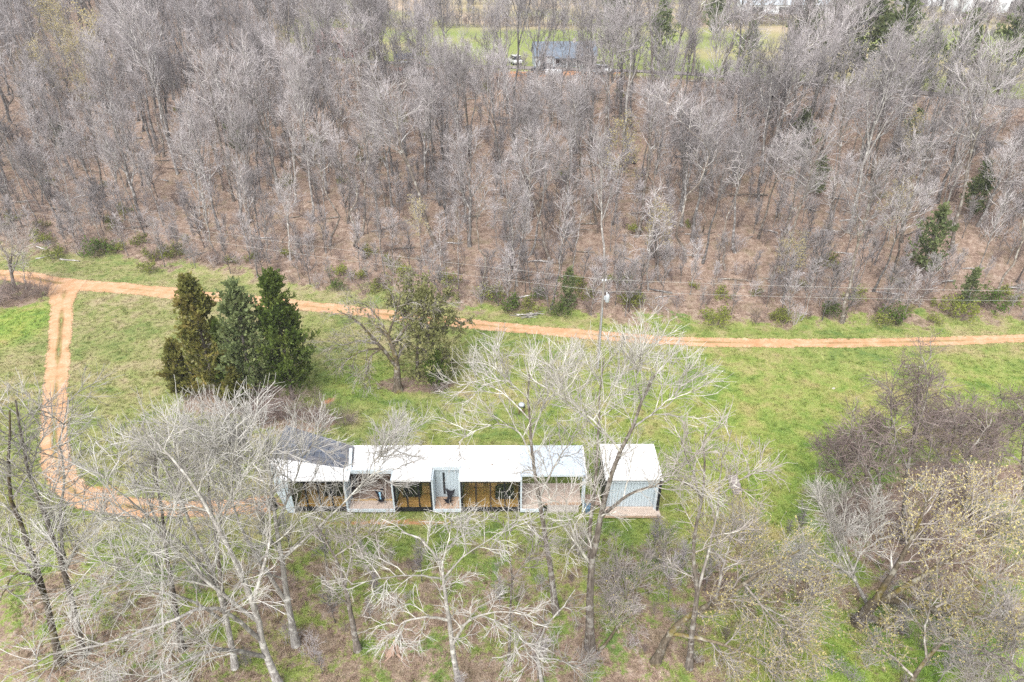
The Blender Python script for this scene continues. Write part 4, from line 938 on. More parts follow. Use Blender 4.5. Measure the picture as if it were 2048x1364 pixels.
# the two meadow trees: a mossy spreading one and an ivy-hung evergreen beside it
hero('bare_tree', 'mossy spreading tree in the meadow, bare drooping limbs to the left',
     [[(796, 782), (794, 742), (788, 705), (776, 672), (752, 652), (735, 630)], [(792, 728), (772, 706, -.4), (748, 680, -.8), (722, 648, -1.2), (700, 632, -1.4), (672, 622, -1.6)], [(780, 680), (762, 645, .6), (735, 612, 1), (705, 602, 1.4)], [(755, 688), (730, 700, -1), (705, 712, -1.3), (680, 728, -1.6)],
      [(760, 695), (742, 712, -1.4), (735, 740, -1.7), (727, 768, -1.9)], [(776, 672), (790, 630, .6), (800, 590, 1), (790, 555, 1.3)], [(782, 690), (815, 650, .4), (850, 620, .8), (890, 600, 1.2)], [(748, 680), (715, 682, -1), (685, 690, -1.2), (655, 680, -1.4)]],
     .40, 25, mats=MOSS, n2=6, l2=1.7, n3=6, l3=.9, n4=5, l4=.5, twig=.010, up=-.01, ivy=900, bud_mat='ivy')
hero('ivy_tree', 'grey-green ivy-hung tree beside the mossy meadow tree',
     [[(836, 757), (834, 720), (836, 680), (842, 640), (850, 600), (855, 562)], [(836, 690), (870, 660, .3), (905, 640, .5), (925, 650, .6)], [(838, 670), (805, 630, -.2), (790, 600, -.3)], [(842, 640), (880, 605, .4), (905, 590, .6)], [(848, 610), (825, 580, .2), (815, 565, .3)], [(838, 700), (880, 705, .4), (905, 725, .6)], [(838, 690), (862, 720, -.3), (872, 750, -.4)]],
     .20, 26, mats=('bark_dark', 'branch_grey', 'twig_grey'), n2=6, l2=1.0, n3=6, l3=.65, n4=4, l4=.35, twig=.010, up=-.02, buds=5000, bud_mat='ivy', leaf_size=.20)

# ------------------------------------------------------------------ evergreens
def put_tree(name, label, cat, meshes, loc, rz, sc, group=None):
    t = thing(name, label, cat, loc, rz, group); t.scale = (sc[0], sc[0], sc[1]) if isinstance(sc, tuple) else (sc,) * 3
    link('trunk', meshes[0], t); link('crown', meshes[1], t); return t
def cedar_meshes(seed, leafmat, *a, **k):
    tr, cr = cedar(seed, *a, **k); return tr.mesh('trunk', [M['bark_dark']], True), cr.mesh('crown', [M['bark_dark'], M[leafmat]])
C1 = cedar_meshes(41, 'cedar_brown', 12.0, 3.2, .20, 115, 17)
C2 = cedar_meshes(42, 'cedar_grey', 11.6, 3.5, .22, 105, 14)
C3 = cedar_meshes(43, 'cedar_green', 12.0, 3.45, .20, 125, 17)
C4 = cedar_meshes(44, 'cedar_brown', 5.5, 1.6, .10, 80, 12)
C5 = cedar_meshes(45, 'cedar_green', 8.0, 1.5, .12, 90, 10)
def cg(px, py): return ground(px, py)
put_tree('cedar_tree', 'left cedar of the meadow clump, browned olive foliage', 'tree', C1, cg(437, 802), .4, 1.0, 'cedars in the meadow clump')
put_tree('cedar_tree', 'middle cedar of the meadow clump, thin grey-green foliage', 'tree', C2, cg(516, 806), 1.9, 1.02, 'cedars in the meadow clump')
put_tree('cedar_tree', 'right cedar of the meadow clump, dense deep green foliage', 'tree', C3, cg(586, 800), 3.1, 1.02, 'cedars in the meadow clump')
put_tree('cedar_tree', 'small browned cedar at the left foot of the meadow clump', 'tree', C4, cg(372, 800), 0.7, 1.05, 'cedars in the meadow clump')
put_tree('cedar_tree', 'slim young cedar between the left and middle meadow cedars', 'tree', C5, cg(470, 803), 2.2, 1.0, 'cedars in the meadow clump')
put_tree('cedar_tree', 'short brown-tipped cedar in front of the middle meadow cedar', 'tree', C4, cg(482, 824), 3.3, .8, 'cedars in the meadow clump')
C6 = cedar_meshes(49, 'ivy', 9.6, 4.1, .2, 110, 9, leaf=.27, base=.07, droop=.2)
put_tree('cedar_tree', 'round olive-green evergreen behind the mossy meadow tree', 'tree', C6, cg(864, 765), .9, 1.0)
C7 = cedar_meshes(50, 'cedar_green', 4.2, 1.7, .1, 60, 12, leaf=.22, base=.05)
put_tree('cedar_tree', 'low dark cedar under the right side of the ivy-hung tree', 'tree', C7, cg(872, 778), 2.9, .9)
F1 = cedar_meshes(46, 'cedar_grey', 12.0, 3.9, .2, 80, 7, leaf=.42); F2 = cedar_meshes(47, 'cedar_grey', 11.0, 3.9, .2, 75, 7, leaf=.42); F3 = cedar_meshes(48, 'cedar_grey', 6.0, 2.2, .12, 55, 6, leaf=.28)
far_cedars = [
    (F1, 1592, 166, 1.15, 'cedar in the row beyond the gravel road, leftmost of the tall ones'), (F2, 1655, 170, 1.35, 'grey-green cedar in the row beyond the gravel road, second tall one'),
    (F1, 1715, 174, 1.45, 'tallest dark cedar beyond the gravel road, top right'), (F2, 1775, 178, 1.25, 'cedar right of the tallest dark one beyond the gravel road'), (F1, 1835, 183, .85, 'low cedar in the gap of the row beyond the gravel road'),
    (F2, 1905, 192, 1.1, 'cedar beyond the gravel road near the right edge'), (F1, 1990, 200, 1.15, 'dark cedar beyond the gravel road, last before the right edge'), (F2, 1490, 150, .8, 'small cedar left of the tall row beyond the gravel road'),
    (F1, 1318, 135, 1.0, 'cedar beside the grey farmhouse, on its right'), (F1, 1225, 95, 1.25, 'dark cedar behind the grey farmhouse roof'), (F1, 1425, 80, 1.1, 'dark cedar in the far field edge above the road'),
    (F3, 478, 308, 1.0, 'small bright cedar alone on the left part of the slope'), (F3, 1592, 330, 1.25, 'small cedar high on the slope below the gravel road'), (F3, 1812, 320, 1.1, 'thin olive cedar high on the right slope'),
    (F1, 1938, 440, .62, 'dark cedar midway up the slope near the right edge'), (F3, 1842, 552, 1.35, 'dark cedar low on the slope at the right'), (F1, 278, 60, .9, 'lone dark cedar on the left ridge near the top edge'),
    (F3, 1630, 395, .9, 'little cedar on the right slope half hidden by twigs'), (F3, 128, 300, .9, 'little cedar deep in the left wood'), (F3, 1925, 620, .8, 'small cedar at the wood edge near the right border'), (F3, 1135, 620, .8, 'low spreading cedar at the wood edge left of the pole')]
for k, (ms, px, py, s, lab) in enumerate(far_cedars):
    put_tree('cedar_tree', lab, 'tree', ms, ground(px, py) - np.array([0, 0, .05]), k * 1.3, s, 'cedars scattered through the wood')

# ------------------------------------------------------------------ shrubs
def bush_meshes(seed, tw, lf, **k):
    st, cr = bush(seed, **k); return st.mesh('stem', [M[tw]], True), cr.mesh('crown', [M[tw], M[lf]], False)
BG = [bush_meshes(60 + k, 'twig_brown', 'bush_green' if k % 2 else 'bush_lime', h=2.0, w=1.7, stems=14, n2=5, n3=4, leaf=950, leaf_size=.15) for k in range(4)]
bushes = [(205, 510, 1.25, 1, 'round deep green bush at the left wood edge'), (112, 518, .9, 0, 'small lime bush left of the deep green one at the wood edge'), (670, 582, .75, 1, 'green bush at the wood edge above the right cedar'),
          (1017, 622, 1.05, 3, 'bright green bush at the wood edge above the road'), (985, 600, 1.0, 2, 'lime bush just left of the bright green one'), (1125, 632, .9, 1, 'dark green bush left of the utility pole'),
          (1432, 650, 1.1, 0, 'yellow-green bush at the wood edge right of the pole'), (1795, 650, 1.1, 3, 'bright bush at the wood edge on the right'), (1760, 652, .8, 2, 'pale lime bush beside the bright right one'),
          (1918, 640, 1.2, 2, 'yellow-green bush at the right wood edge'), (1985, 622, 1.3, 1, 'wide dark bush at the right wood edge'), (1660, 640, .9, 3, 'green bush under the pale leaning saplings'), (1560, 645, .8, 0, 'small lime bush between pole and right saplings'),
          (1260, 615, .9, 2, 'lime bush up the bank right of the pole'), (300, 545, .8, 0, 'small lime bush low on the left bank'), (1080, 600, .8, 1, 'dark bush up the bank left of the pole')]
for k, (px, py, s, v, lab) in enumerate(bushes):
    t = thing('green_bush', lab, 'bush', ground(px, py), k * 1.1, 'green bushes along the wood edge'); t.scale = (s,) * 3
    link('stem', BG[v][0], t); link('crown', BG[v][1], t)
BB = [bush_meshes(70 + k, 'twig_brown' if k < 2 else 'twig_grey', 'buds', h=2.6, w=2.2, stems=20, n2=8, n3=6, leaf=0 if k < 2 else 120, leaf_size=.09, twig=.010) for k in range(4)]
shrubs = [(520, 850, 1.05, 0, 'brown twiggy shrub behind the slate roof, left one'), (575, 838, 1.0, 1, 'brown twiggy shrub under the right cedar, middle of three'), (640, 842, 1.0, 0, 'brown twiggy shrub behind the slate roof, right one'), (690, 850, .6, 1, 'low brown shrub at the end of the slate roof'),
          (1700, 1050, .9, 1, 'brown shrub at the left foot of the vine thicket'), (1840, 1090, 1.2, 0, 'dense brown shrub at the foot of the vine thicket'), (1930, 1040, 1.1, 1, 'brown shrub right of the thicket foot'), (1640, 1010, .7, 2, 'grey shrub between meadow and thicket'),
          (40, 600, 1.1, 0, 'brown scrub around the tree by the track junction'), (90, 592, .8, 1, 'low scrub right of the tree by the junction'), (-5, 610, 1.1, 1, 'scrub at the left edge by the junction'), (1160, 1110, .9, 2, 'grey-pink shrub between the two tall trunks'), (1255, 1190, 1.2, 3, 'twiggy shrub right of the twin trunk foot'),
          (1330, 1120, 1.0, 3, 'pinkish twiggy shrub below the cabin deck'), (1230, 1240, .8, 2, 'low grey shrub near the twin trunk foot'), (1480, 1090, 1.0, 3, 'yellow-tipped shrub right of the twin dark tree'), (880, 785, .55, 0, 'small brown shrub under the ivy-hung tree'), (2010, 1080, 1.2, 2, 'grey shrub at the right edge below the scrub')]
for k, (px, py, s, v, lab) in enumerate(shrubs):
    t = thing('bare_shrub', lab, 'shrub', ground(px, py), k * 1.7, 'leafless shrubs'); t.scale = (s,) * 3
    link('stem', BB[v][0], t); link('crown', BB[v][1], t)
# ------------------------------------------------------------------ the hillside wood
KINDS = []
def kind(look, mats, seed, **k):
    tr, cr = bare_tree(seed, **k); n_ = len(KINDS)
    tm = tr.mesh('trunk', [M[mats[0]]], True); cm = cr.mesh('crown', [M['branch_wood'], M[mats[1]], M['buds']], True)
    both = Geo(); both.join(tr, 3); both.join(cr, 0)
    bm_ = both.mesh('wood_tree', [M['branch_wood'], M[mats[1]], M['buds'], M[mats[0]]], True)
    KINDS.append(dict(look=look, h=k['h'], tm=tm, cm=cm, both=bm_))
W = ('bark_wood', 'twig_wood'); WP = ('bark_pale', 'twig_wood'); WD = ('bark_dark', 'twig_wood')
kind('tall narrow grey tree', W, 101, h=19, r0=.20, crown0=0.53, n1=16, l1=3.8, a1=(20, 50), up1=.14, n2=6, l2=2.0, n3=5, l3=1.0, twig=.014, forks=2)
kind('tall dark-trunked tree', WD, 102, h=20, r0=.23, crown0=0.58, n1=14, l1=4.3, a1=(30, 62), up1=.10, n2=6, l2=2.1, n3=5, l3=1.0, twig=.014, forks=2, wob=.15)
kind('pale smooth-barked tree', WP, 103, h=17, r0=.20, crown0=0.43, n1=14, l1=4.1, a1=(35, 75), up1=.06, n2=6, l2=1.9, n3=5, l3=.95, twig=.014, forks=3, wob=.18)
kind('forked grey tree', W, 104, h=16, r0=.22, crown0=0.38, n1=10, l1=3.4, a1=(25, 55), up1=.12, n2=6, l2=2.0, n3=5, l3=1.0, twig=.014, forks=4, wob=.14)
kind('broad-crowned tree', W, 105, h=14.5, r0=.23, crown0=0.36, n1=12, l1=4.9, a1=(40, 75), up1=.06, n2=7, l2=2.2, n3=5, l3=1.05, twig=.014, forks=3, wob=.16)
kind('spindly straight tree', W, 106, h=15, r0=.11, crown0=0.58, n1=14, l1=2.2, a1=(20, 55), up1=.14, n2=5, l2=1.4, n3=4, l3=.8, twig=.013)
kind('spindly pale tree', WP, 107, h=12, r0=.10, crown0=0.33, n1=20, l1=2.5, a1=(45, 80), up1=.03, n2=5, l2=1.3, n3=4, l3=.75, twig=.013, lean=.05, wob=.16)
kind('leaning dark tree', WD, 108, h=16, r0=.17, crown0=0.58, n1=12, l1=3.4, a1=(30, 65), up1=.10, n2=6, l2=1.9, n3=5, l3=.95, twig=.014, lean=.11, forks=1, wob=.16)
kind('yellow-tinged budding tree', W, 109, h=13, r0=.15, crown0=0.38, n1=18, l1=3.2, a1=(30, 65), up1=.10, n2=6, l2=1.7, n3=4, l3=.85, twig=.013, buds=2200)
kind('bushy-topped grey tree', W, 110, h=12.5, r0=.15, crown0=0.43, n1=12, l1=3.1, a1=(20, 55), up1=.16, n2=7, l2=1.9, n3=6, l3=.9, twig=.013, forks=4)
kind('bent thin-crowned tree', WD, 111, h=17, r0=.15, crown0=0.62, n1=10, l1=2.9, a1=(30, 70), up1=.08, n2=5, l2=1.6, n3=4, l3=.85, twig=.014, lean=.08, wob=.2)
kind('dead limby snag', WP, 112, h=13, r0=.17, crown0=0.38, n1=12, l1=2.3, a1=(45, 85), up1=.0, n2=3, l2=1.1, n3=2, l3=.6, twig=.014, wob=.22)
rng = np.random.default_rng(77)
def jitter_grid(x0, x1, y0, y1, step):
    gx_, gy_ = np.meshgrid(np.arange(x0, x1, step), np.arange(y0, y1, step))
    return np.stack([gx_.reshape(-1) + rng.uniform(-.5, .5, gx_.size) * step, gy_.reshape(-1) + rng.uniform(-.5, .5, gx_.size) * step], 1)
P = jitter_grid(-260, 140, 60, 420, 3.75)
x, y = P[:, 0], P[:, 1]; s = y - foot(x); st = s / (top(x) - foot(x))
dens = np.where(st < 1.0, 0.86, 0.0)
dens = np.where((s < 3), np.where(s > 0.8, .55, 0), dens)
dens *= np.where(s < 9, .75, 1)
dens *= 1 - .6 * sst(-.1, .6, snoise(x, y, 13, 31))
right_ = sst(-30, -12, x); dens *= 1 - .62 * right_ * sst(.5, .85, st)
left = sst(-38, -60, x + .10 * (y - 150))                                         # the left ridge stays wooded beyond its crest
dens = np.where(st >= 1.0, np.maximum(.85 * left, 0.10 * (st < 1.12)), dens)
dens = np.where((st >= 1) & (left < .3), .22 * (np.abs(y - (top(x) + 3)) < 7) + .22 * (np.abs(y - (232 + .05 * x)) < 5), dens)
keep = rng.random(len(P)) < dens; P = P[keep]; x, y = P[:, 0], P[:, 1]
zt_ = terrain(x, y) - .08; pr = project(np.stack([x, y, zt_ + 7], 1))
inv = (pr[:, 0] > -80) & (pr[:, 0] < 2130) & (pr[:, 1] > -60)
kd = rng.choice(12, len(P), p=[.14, .13, .07, .08, .05, .22, .07, .08, .02, .04, .08, .02])
yel = (np.hypot(pr[:, 0] - 130, (pr[:, 1] - 140) * 1.4) < 75); kd[yel & (rng.random(len(P)) < .7)] = 8
edge_ = (y - foot(x)) < 7; kd[edge_ & (rng.random(len(P)) < .6)] = rng.choice([5, 6, 5, 9], int((edge_ & (rng.random(len(P)) < 2)).sum()))[:1][0] if False else 5
swap = edge_ & (kd == 5) & (rng.random(len(P)) < .5); kd[swap] = 6
scl = np.clip(rng.normal(.9, .2, len(P)), .45, 1.25) * np.where(edge_, .82, 1.0) * np.where((y - foot(x)) / (top(x) - foot(x)) > 1, .9, 1.0)
rzs = rng.uniform(0, 6.283, len(P)); tilts = rng.normal(0, .065, (len(P), 2)); tall_ = rng.uniform(.85, 1.2, len(P))
size = np.array([KINDS[k]['h'] for k in kd]) * scl / pr[:, 2]
vis = (pr[:, 0] > 5) & (pr[:, 0] < 2043) & (pr[:, 1] > 5)
rank = np.argsort(-np.where(vis, size, 0)); NEAR = 280
single = np.zeros(len(P), bool); single[rank[:NEAR]] = True; single &= vis
# where each one stands, told by things one can find
cols = [(0, 'at the left edge'), (160, 'above the green edge bush'), (330, 'above the left meadow cedar'), (480, 'above the right meadow cedar'), (640, 'above the mossy meadow tree'), (830, 'above the ivy-hung tree'), (960, 'above the bright green bush'), (1110, 'above the utility pole'),
        (1290, 'right of the utility pole'), (1460, 'above the open meadow'), (1650, 'above the vine thicket'), (1830, 'near the right edge'), (1960, 'at the right edge')]
rows = [(0, 'on the wood edge'), (5.5, 'low on the slope'), (17, 'at mid slope'), (32, 'high on the slope'), (52, 'near the crest'), (75, 'on the ridge')]
cells = {}
for i in np.nonzero(single)[0]:
    b = project([x[i], y[i], zt_[i]])[0]
    c = max(k for k, (px, _) in enumerate(cols) if b[0] >= px or k == 0); s_ = y[i] - foot(x[i]); r = max(k for k, (m, _) in enumerate(rows) if s_ >= m or k == 0)
    cells.setdefault((r, c, kd[i]), []).append((b[0], i))
ordn = ['leftmost', 'second', 'third', 'fourth', 'fifth', 'sixth', 'seventh', 'eighth']
for (r, c, k), lst in sorted(cells.items()):
    lst.sort()
    for j, (_, i) in enumerate(lst):
        lab = '%s %s, %s' % (KINDS[k]['look'], rows[r][1], cols[c][1])
        if len(lst) > 1: lab += ', ' + (ordn[j] + ('' if j == 0 else ' from left'))
        t = thing('wood_tree', lab, 'tree', (x[i], y[i], zt_[i]), rzs[i], 'bare trees of the hillside wood'); t.scale = (scl[i], scl[i], scl[i] * tall_[i]); t.rotation_euler = (tilts[i, 0], tilts[i, 1], rzs[i])
        link('trunk', KINDS[k]['tm'], t); link('crown', KINDS[k]['cm'], t)
rest = ~single
wood = scatter('distant_wood', np.stack([x, y, zt_], 1)[rest], rzs[rest], scl[rest], kd[rest], [k['both'] for k in KINDS], tilt=tilts[rest], tall=tall_[rest])
tag(wood, 'grey leafless wood covering the hillside and left ridge', 'wood', kind='stuff')

# undergrowth: saplings, brush and dead stems too many to count
US = []
for k in range(4):
    st_, cr_ = bush(200 + k, h=2.4, w=1.4, stems=7, n2=6, n3=4, twig=.012, spread=(5, 40)); gg = Geo(); gg.join(st_); gg.join(cr_); US.append(gg.mesh('brush', [M['twig_brown' if k % 2 else 'twig_wood'], M['buds']], True))
for k in range(3):
    tr_, cr_ = bare_tree(210 + k, h=5.5, r0=.05, crown0=.2, n1=14, l1=1.5, a1=(25, 60), up1=.12, n2=6, l2=.8, n3=4, l3=.5, twig=.012); gg = Geo(); gg.join(tr_); gg.join(cr_); US.append(gg.mesh('sapling', [M['bark_wood'], M['twig_wood'], M['buds']], True))
st_, cr_ = bush(220, h=1.4, w=1.5, stems=10, n2=5, n3=4, leaf=500, leaf_size=.14, twig=.010); gg = Geo(); gg.join(st_); gg.join(cr_); US.append(gg.mesh('green_brush', [M['twig_brown'], M['bush_lime']], True))
Q = jitter_grid(-90, 100, 58, 150, 1.75); qx, qy = Q[:, 0], Q[:, 1]; s = qy - foot(qx); st = s / (top(qx) - foot(qx))
d_ = np.where((s > .6) & (st < 1.02), .50, 0) + np.where((s > .3) & (s < 9), .38, 0)
d_ *= .55 + .6 * sst(-.4, .5, snoise(qx, qy, 9, 33))
kp = rng.random(len(Q)) < d_; Q = Q[kp]; qx, qy = Q[:, 0], Q[:, 1]; s = qy - foot(qx)
ui = rng.choice(8, len(Q), p=[.13, .13, .11, .11, .17, .17, .15, .03]); ge = (s < 8) & (rng.random(len(Q)) < .16); ui[ge] = 7
under = scatter('undergrowth', np.stack([qx, qy, terrain(qx, qy) - .04], 1), rng.uniform(0, 6.28, len(Q)), rng.uniform(.55, 1.25, len(Q)), ui, US)
tag(under, 'tangle of brush and saplings under the hillside trees', 'undergrowth', kind='stuff')
# dead stems lying about the slope, more than one could count
DF = []
for k in range(4):
    rr_ = np.random.default_rng(250 + k); u = np.linspace(0, 1, 7); ln_ = (3.5, 5.5, 2.5, 4.5)[k]; Pd = np.stack([u * ln_, .15 * np.sin(u * 4 + k), .10 + .12 * np.sin(u * 3)], 1)[None]; Rd = np.linspace(.12, .04, 7)[None]
    gg = Geo(); gg.tube(Pd, Rd, 6, 0); Pe, Re = grow(rr_, Pd, Rd, 6, .3, 1, 1.1, (30, 70), 4, .15, .02, .4); gg.tube(Pe, Re, 4, 0); DF.append(gg.mesh('dead_stem', [M['bark_dark' if k % 2 else 'branch_wood']], True))
Q = jitter_grid(-75, 95, 66, 140, 5.0); qx, qy = Q[:, 0], Q[:, 1]; s = qy - foot(qx); kp = (s > 1) & (qy < top(qx)) & (rng.random(len(Q)) < .6); qx, qy = qx[kp], qy[kp]
hx = (terrain(qx + 1.5, qy) - terrain(qx - 1.5, qy)) / 3; rzd = rng.choice([0, math.pi], len(qx)) + rng.normal(0, .35, len(qx))
dead = scatter('deadfall', np.stack([qx, qy, terrain(qx, qy)], 1), rzd, rng.uniform(.5, 1.2, len(qx)), rng.choice(4, len(qx)), DF, tilt=np.stack([0 * qx, -np.arctan(hx) * np.cos(rzd)], 1))
tag(dead, 'dead stems and fallen branches littering the leafy slope', 'deadfall', kind='stuff')
# brush in front of the house
Q = jitter_grid(-26, 28, 17, 35.5, 1.25); qx, qy = Q[:, 0], Q[:, 1]
kp = rng.random(len(Q)) < np.clip(.28 + .28 * snoise(qx, qy, 7, 35) + .2 * sst(3, 14, qx), 0, .8) * sst(35.4, 33.0, qy); Q = Q[kp]; qx, qy = Q[:, 0], Q[:, 1]
near = scatter('brush', np.stack([qx, qy, qx * 0 - .03], 1), rng.uniform(0, 6.28, len(Q)), rng.uniform(.25, .7, len(Q)), rng.choice(5, len(Q)), US[:5])
tag(near, 'thin leafless brush on the ground under the near trees', 'brush', kind='stuff')
# hedge scrub across the far fields
Q = jitter_grid(-60, 260, 225, 236, 2.2); qx, qy = Q[:, 0], Q[:, 1] + .05 * Q[:, 0]
Q2 = jitter_grid(-40, 320, 318, 330, 3.0); qx = np.concatenate([qx, Q2[:, 0]]); qy = np.concatenate([qy, Q2[:, 1]])
hedge = scatter('field_scrub', np.stack([qx, qy, terrain(qx, qy)], 1), rng.uniform(0, 6.28, len(qx)), rng.uniform(.8, 1.9, len(qx)), rng.choice(7, len(qx)), US[:7])
tag(hedge, 'brown scrub line between the far fields', 'scrub', kind='stuff')

# ------------------------------------------------------------------ grass
def tuft(seed, n_, h, spread, mat):
    r = np.random.default_rng(seed); a = r.uniform(0, 6.28, n_); rad = spread * np.sqrt(r.random(n_)); b = np.stack([np.cos(a) * rad, np.sin(a) * rad, 0 * a - .01], 1)
    ln = r.uniform(.5, 1.2, n_)[:, None] * h; lean = np.stack([r.normal(0, .5, n_), r.normal(0, .5, n_), np.ones(n_)], 1)
    tip = b + norm(lean) * ln; w = np.stack([np.sin(a), -np.cos(a), 0 * a], 1) * .022
    g = Geo(); v = np.stack([b - w, b + w, tip], 1).reshape(-1, 3); k = np.arange(n_) * 3
    g.add(v, np.stack([k, k + 1, k + 2, k + 2], 1)); return g.mesh('tuft', [mat])
n = NT('grass_blades'); oi = n.n('ShaderNodeObjectInfo').outputs['Location']
c, _, _ = ground_colour(n, oi, n.attr('litter', 'INSTANCER'), n.attr('dry', 'INSTANCER'), n.attr('lush', 'INSTANCER'))
hs = n.n('ShaderNodeHueSaturation'); n.l(c, hs.inputs['Color']); n.l(n.mapr(n.rnd(), 0, 1, .8, 1.45), hs.inputs['Value']); n.col(hs.outputs[0])
M['grass'] = n.done(.9, .05)
TU = [tuft(300 + k, 16, (.13, .10, .17, .24)[k], (.16, .22, .14, .12)[k], M['grass']) for k in range(4)]
N_ = 95000
qy = 16 + (80) * rng.random(N_ * 2) ** 1.0; qx = (rng.random(N_ * 2) - .5) * 2 * (qy * .82 + 8)
kp = (qy < foot(qx) + 6) & (rng.random(len(qx)) < .85); 
cv = cover(qx, qy); kp &= rng.random(len(qx)) > cv['litter'] * .75; kp &= rng.random(len(qx)) > cv['bare'] * 1.3
kp &= road_clear(qx, qy) > -.15 + .25 * rng.random(len(qx))
kp &= ~((qx > at(530, 1000)[0]) & (qx < at(1325, 1000)[0]) & (qy > 37.0) & (qy < 40.9)); 
qx, qy = qx[kp][:N_], qy[kp][:N_]; cv = cover(qx, qy)
grass = scatter('grass', np.stack([qx, qy, terrain(qx, qy)], 1), rng.uniform(0, 6.28, len(qx)), rng.uniform(.55, 1.3, len(qx)), rng.choice(4, len(qx), p=[.35, .4, .18, .07]), TU,
                extra={k: cv[k] for k in ('litter', 'dry', 'lush')})
tag(grass, 'short patchy yellow-green meadow grass', 'grass', kind='stuff')

# fallen leaves and twig scraps on the roofs
n = NT('fallen_leaf'); n.col(n.ramp(n.rnd(), [(0, (.10, .06, .035)), (1, (.30, .20, .12))])); M['fallen_leaf'] = n.done(.9, .05)
LF = []
for k in range(3):
    g = Geo(); w_, l_ = (.05, .02, .07)[k], (.09, .3, .12)[k]; g.add([(-w_, 0, 0), (0, -l_, .015), (w_, 0, .005), (0, l_, .02)], [(0, 1, 2, 3)]); LF.append(g.mesh('scrap', [M['fallen_leaf']]))
lx = np.concatenate([rng.uniform(xA0, xC1, 130), rng.uniform(xr0 + .1, xr1 - .1, 25)]); ly = rng.uniform(38.4, 40.65, len(lx)) - np.where(lx > xr0, rng.uniform(0, 1.2, len(lx)), 0)
lz = np.where(lx > xr0, 3.34 + (ly - 36.98) / 3.87 * .08, ZR + RT) + .006
lit_ = scatter('roof_leaf_litter', np.stack([lx, ly, lz], 1), rng.uniform(0, 6.28, len(lx)), rng.uniform(.25, .7, len(lx)), rng.choice(3, len(lx)), LF)
tag(lit_, 'scattered fallen leaves and twigs on the white roofs', 'leaf litter', kind='stuff')

# ------------------------------------------------------------------ utility pole and wires
pb = ground(1195, 738); ptop = at_y(1199, 562, pb[1])[2]
pole = thing('utility_pole', 'weathered wooden utility pole with grey transformer in the meadow', 'pole', pb)
def lathe(profile, S=12):
    p = np.asarray(profile, float); P_ = np.stack([0 * p[:, 0], 0 * p[:, 0], p[:, 1]], 1); g = Geo(); g.tube(P_, p[:, 0], S); 
    return g
g = Geo(); g.tube([(0, 0, -.1), (0, 0, ptop * .5), (0, 0, ptop)], [.16, .135, .105], 10, cap=True); part('shaft', g, M['pole_wood'], pole, True)
g = Geo(); g.tube([(.02, -.15, .05), (.02, -.14, ptop * .72)], [.035, .035], 6); part('conduit', g, M['grey_metal'], pole, True)
for sx in (-1, 1):
    g = lathe([(.0, .0), (.05, .0), (.05, .05), (.09, .07), (.05, .1), (.085, .13), (.04, .16), (.05, .22), (0, .23)]); o = part('insulator', g, M['porcelain'], pole, True); o.location = (sx * .14, -.02, ptop - .03)
g = Geo(); g.box(-.2, .2, -.05, .05, ptop - .12, ptop - .045); part('crossarm', g, M['pole_wood'], pole)
g = lathe([(0, 0), (.18, .02), (.21, .08), (.21, .66), (.18, .74), (.06, .86), (0, .87)], 14); tf = part('transformer', g, M['grey_metal'], pole, True); tf.location = (.42, -.05, ptop - 2.15)
g = lathe([(0, 0), (.035, 0), (.06, .05), (.03, .1), (.06, .15), (.03, .2), (0, .26)]); b_ = part('bushing', g, M['porcelain'], tf, True); b_.location = (-.08, 0, .84)
g = Geo(); g.box(.1, .2, -.06, .0, ptop - 1.9, ptop - 1.5); part('bracket', g, M['grey_metal'], pole)
for nm, dz_, a_, b_ in (('upper', .15, (-130, 372), (2500, 585)), ('lower', -1.0, (-130, 388), (2500, 603))):
    S0 = np.array([pb[0], pb[1], pb[2] + ptop + dz_])
    L0 = at_y(a_[0], a_[1], 105.0); R0 = at_y(b_[0], b_[1], pb[1] + 1)
    def span(A, B, sag):
        u = np.linspace(0, 1, 24)[:, None]; q = A * (1 - u) + B * u; q[:, 2] -= (4 * u * (1 - u) * sag)[:, 0]; return q
    g = Geo(); Pw = np.vstack([span(L0, S0, 1.0)[:-1], span(S0, R0, .35)]); g.tube(Pw, np.full(len(Pw), .0095), 5)
    o = link('overhead_wire', g.mesh('overhead_wire', [M['wire']], True)); tag(o, '%s of the two power wires strung from the utility pole' % nm, 'wire', 'power wires on the pole')

# ------------------------------------------------------------------ small things in the meadow and under the trees
b = ground(1043, 829)
t = thing('pump_stand', 'small grey-capped stand on two dark posts behind the house', 'pump', b)
for sx in (-.2, .2):
    g = Geo(); g.tube([(sx * 1.15, 0, -.05), (sx, 0, .85)], [.055, .05], 7); part('post', g, M['brown_board'], t)
g = Geo(); g.box(-.24, .24, -.05, .05, .42, .5); part('rail', g, M['brown_board'], t)
g = Geo(); g.box(-.3, .3, -.22, .22, .86, .91); part('shelf', g, M['black'], t)
g = lathe([(0, 0), (.27, 0), (.28, .15), (.24, .24), (.12, .3), (0, .31)], 12); o = part('cap', g, M['grey_metal'], t, True); o.location = (0, 0, .915)

